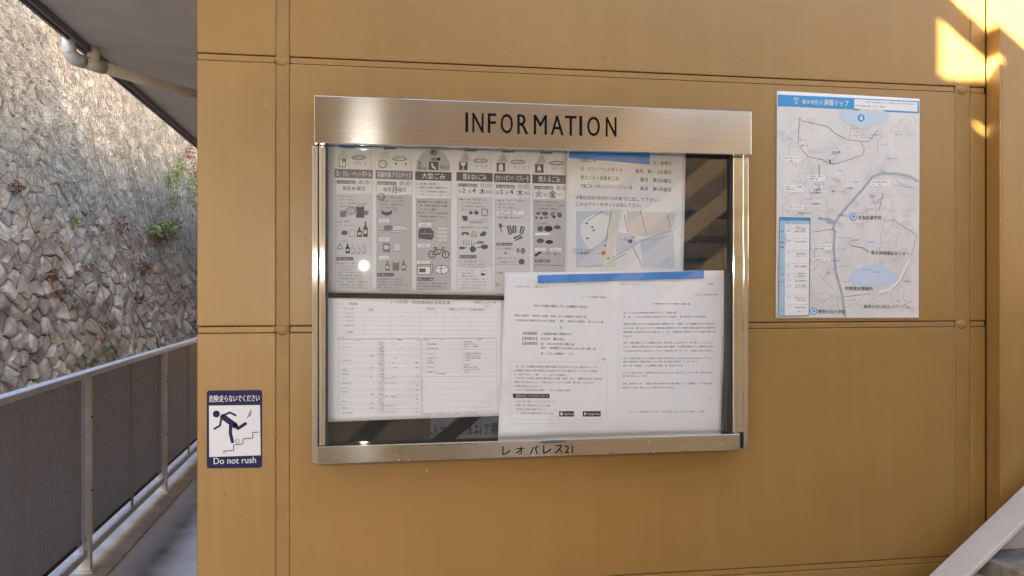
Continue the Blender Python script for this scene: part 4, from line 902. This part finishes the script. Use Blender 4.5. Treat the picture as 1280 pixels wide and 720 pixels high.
mp_.ell(1080, 145, 32, 14, 'maptint', 2, 24); mp_.poly([(1048, 139.5), (1114, 142), (1104, 152), (1090, 158), (1070, 158), (1056, 151)], 'mapsky', 3)
mp_.ell(1076, 147.5, 4.4, 4.8, 'mapblue', 4, 18); mp_.poly([(1076.5, 143.6), (1078, 150.5), (1073.6, 149)], 'mapw', 5)
# hills: tinted patches, contour lines, roads
mr_ = random.Random(21)
for k in range(22):
    x, y = mr_.uniform(976, 1140), mr_.uniform(150, 388); mp_.ell(x, y, mr_.uniform(3, 8), mr_.uniform(2, 6), mr_.choice(('maptint', 'maptint', 'mapw' if k % 4 == 0 else 'maptint')), 2, 9, 'map_print')
def wig(x, y, n, st, a, m, w, lay=3):
    pl = [(x, y)]
    for k in range(n):
        a += mr_.uniform(-.7, .7); x += math.cos(a)*st; y += math.sin(a)*st
        if not (973 < x < 1146 and 146 < y < 394): break
        pl.append((x, y))
    if len(pl) > 1: mp_.line(pl, w, m, lay, 'map_print')
for k in range(420): wig(mr_.uniform(974, 1144), mr_.uniform(146, 392), mr_.randint(3, 9), mr_.uniform(2.5, 5), mr_.uniform(0, 6.28), 'mapline' if k % 3 == 0 else 'maptint', mr_.choice((.28, .4)))
for k in range(90): x, y = mr_.uniform(985, 1135), mr_.uniform(210, 390); a = mr_.choice((.1, 1.6, -.4, 1.2)); mp_.line([(x, y), (x+math.cos(a)*12, y+math.sin(a)*12)], .35, 'maptint' if k % 2 else 'mapline', 3, 'map_print')
mp_.line([(997, 180), (999, 146.5), (1002, 151), (1019, 155), (1034, 158), (1045, 168), (1060, 175), (1078, 177), (1086, 177), (1096, 163)], .6, 'k3', 4, 'map_print')
mp_.line([(1061, 174), (1063, 160), (1085, 162)], .6, 'mapline', 4, 'map_print'); mp_.line([(1076, 178), (1080, 186), (1078, 194), (1060, 200), (1040, 206), (1023, 198)], .6, 'k3', 4, 'map_print'); mp_.line([(998, 182), (1010, 196), (1024, 199)], .9, 'mapline', 4, 'map_print')
for q in ([(1044.5, 291), (1041, 287), (1043, 278), (1052, 266), (1066, 250), (1080, 234), (1090, 221), (1102, 217), (1120, 217), (1135, 220), (1147.5, 227)], [(1023, 273), (1036, 274), (1044, 279)], [(1042.5, 290), (1041.5, 310), (1044, 340), (1052, 368), (1056, 396)]):
    mp_.line(q, 3.2, 'mapgrey', 4, 'road_print')
    for p in q[1:-1]: mp_.ell(p[0], p[1], 1.6, 1.6, 'mapgrey', 4, 10, 'road_print')
mp_.line([(1054, 371), (1088, 367)], .6, 'k3', 5); mp_.line([(1097, 366), (1112, 362), (1124, 350), (1131, 334), (1136, 325)], 2.6, 'mapw', 4, 'road_print'); mp_.line([(1099, 367.5), (1114, 363), (1126, 351), (1134, 335)], .5, 'mapline', 5, 'road_print')
mp_.line([(1119, 277), (1146, 294), (1139, 319)], .8, 'mapline', 4, 'road_print'); mp_.line([(1017, 290), (1041, 286)], .6, 'k3', 5); mp_.line([(1063, 307), (1078, 310), (1086, 315)], .9, 'k3', 5)
mp_.line([(1103, 241), (1098, 264)], 1.2, 'mapline', 4, 'road_print')
mp_.poly([(1060, 350), (1070, 336), (1084, 331), (1100, 330), (1112, 336), (1121, 343), (1118, 352), (1106, 357), (1086, 358), (1066, 356)], 'mapsky', 4, 'pond_print')
mp_.poly([(1030, 274), (1042, 277), (1042, 281), (1034, 279)], 'pond', 5)
for (x, y) in ((1066, 271), (1016.5, 389)):
    mp_.ell(x, y, 4.6, 4.8, 'mapblue', 5, 16); mp_.ell(x, y, 3.7, 3.9, 'mapsky', 6, 16); mp_.ell(x+.3, y-.3, 1.4, 1.7, 'mapblue', 7, 10)
mp_.text('友生支援学校', (1072, 274.3), (1101, 274.6), 5, 'k1', 6, .01); mp_.text('菊水地域福祉センター', (1088, 318.3), (1136, 319.6), 5, 'k1', 6, .01)
mp_.text('中部建設事務所', (1055.5, 363), (1090.5, 363.3), 5, 'k1', 6, .01); mp_.text('夢野の丘小学校', (1022, 392), (1056, 392.2), 5.2, 'k1', 6, .01); mp_.text('最寄の河川防災ステーション', (1079, 385.4), (1141, 386), 4.6, 'k2', 6)
for (x, y, w_, h_) in ((976, 195, 24, 8), (980, 231, 24, 9), (983, 256, 22, 6), (1088, 225, 24, 8), (1015, 305, 24, 7), (1015, 322, 21, 4), (1009, 218, 22, 8)):
    mp_.rect(x, y, x+w_, y+h_, 'mapw', 4, .01, 'caption_box'); mp_.micro((x+2, y+2.4), (x+w_-2, y+2.6), 2.3, 'k3', .95, 5); mp_.micro((x+2, y+5.6), (x+w_*.6, y+5.7), 2.3, 'k3', .8, 5) if h_ > 6 else None
for (x, y, w_) in ((1000, 182, 10), (1016, 237, 11), (1016, 240.5, 11), (1036, 238.5, 7), (1057, 235, 9), (1013, 254.5, 12), (1063, 299.5, 10), (996, 266.3, 18), (1040, 190, 10), (1022, 272, 3)): mp_.micro((x, y), (x+w_, y+.3), 2.8, 'k1', 1, 6)
for k in range(44):
    x, y = mr_.uniform(976, 1132), mr_.uniform(166, 384)
    if x < 1015 and y > 262: x += 45
    mp_.micro((x, y), (min(1144, x+mr_.uniform(7, 13)), y+.3), 2.3, 'maptxt', 1, 5)
for y in (205, 232): mp_.line([(1023.5, y), (1023.5, y+ (16 if y < 220 else 4))], .6, 'k2', 5)
mp_.line([(1037, 200), (1037.5, 205)], 1.3, 'k1', 5)
# legend table
mp_.rect(972.5, 271.5, 1011.5, 395, 'mapw', 5, .0, 'legend'); mp_.line([(973.8, 272), (1011.8, 272.5), (1010.5, 394.5), (972.3, 395), (973.8, 272)], .8, 'k2', 8, 'legend')
mp_.rect(974, 272.4, 1011.4, 275.8, 'mapblue', 6, .01, 'legend'); mp_.rect(974, 275.8, 1011.4, 279.6, 'mapcy', 6, .01, 'legend'); mp_.rect(973.2, 279.6, 980.6, 394.2, 'mapcy', 6, 0, 'legend')
mp_.micro((982, 278), (1004, 278), 2.6, 'mapblue', .5, 7)
for y in (284, 289.5, 302, 317, 333, 345, 351, 359, 372, 384): mp_.line([(982, y-3.5), (1010.5, y-3.5)], .3, 'k4', 7, 'legend'); mp_.micro((983, y-1), (988, y-1), 2, 'k4', .9, 7); mp_.micro((993, y), (1008, y+.1), 2.3, 'k3', 1, 7)
for y in (287, 320, 342, 357, 375, 389): mp_.micro((995, y), (1006, y+.1), 2.2, 'k3', 1, 7)
for y, c_ in ((289, 'blue'), (296, 'blue'), (303, 'k2'), (309, 'k2'), (334, 'k1'), (343, 'blue'), (352, 'blue'), (388, 'blue')): mp_.micro((974.5, y), (979.5, y), 2.6, c_, 1, 7)
for y in range(294, 308, 2): mp_.micro((980.8, y), (982.8, y), 1.9, 'k1', 1, 7)
mp_.finish(m0_)
for (x, y) in ((973, 115.5), (1147, 125), (1146.5, 396), (971.5, 396)): pass

# ---- notice on the opposite wall, seen mirrored in the glass
ys_ = -YO+.004
pA = mir(538, 521, YO-.004); pB = mir(640, 556, YO-.004)
o0 = empty('plain_notice', ((pA[0]+pB[0])/2, ys_, pB[1]), 'grey paper notice on the wall behind the viewer, mirrored low in the glass', 'notice')
MB().box(pA[0], pB[0]+.2, ys_, -YO+.0005, pB[1], pA[1]).build('paper', M['paper'], o0)
vs, fs, x0, x1, y0, y1_ = glyphs('場ではありません', .01)
tx0 = mir(624, 545, YO)[0]; tx1 = mir(538, 545, YO)[0]; tz0 = mir(600, 543.5, YO)[1]; tz1 = mir(600, 528.5, YO)[1]
mb = MB(); mb.add([(tx0+(x-x0)/(x1-x0)*(tx1-tx0), ys_+.0006, tz0+(y-y0)/(y1_-y0)*(tz1-tz0)) for x, y in vs], fs); mb.build('lettering', M['k1'], o0)
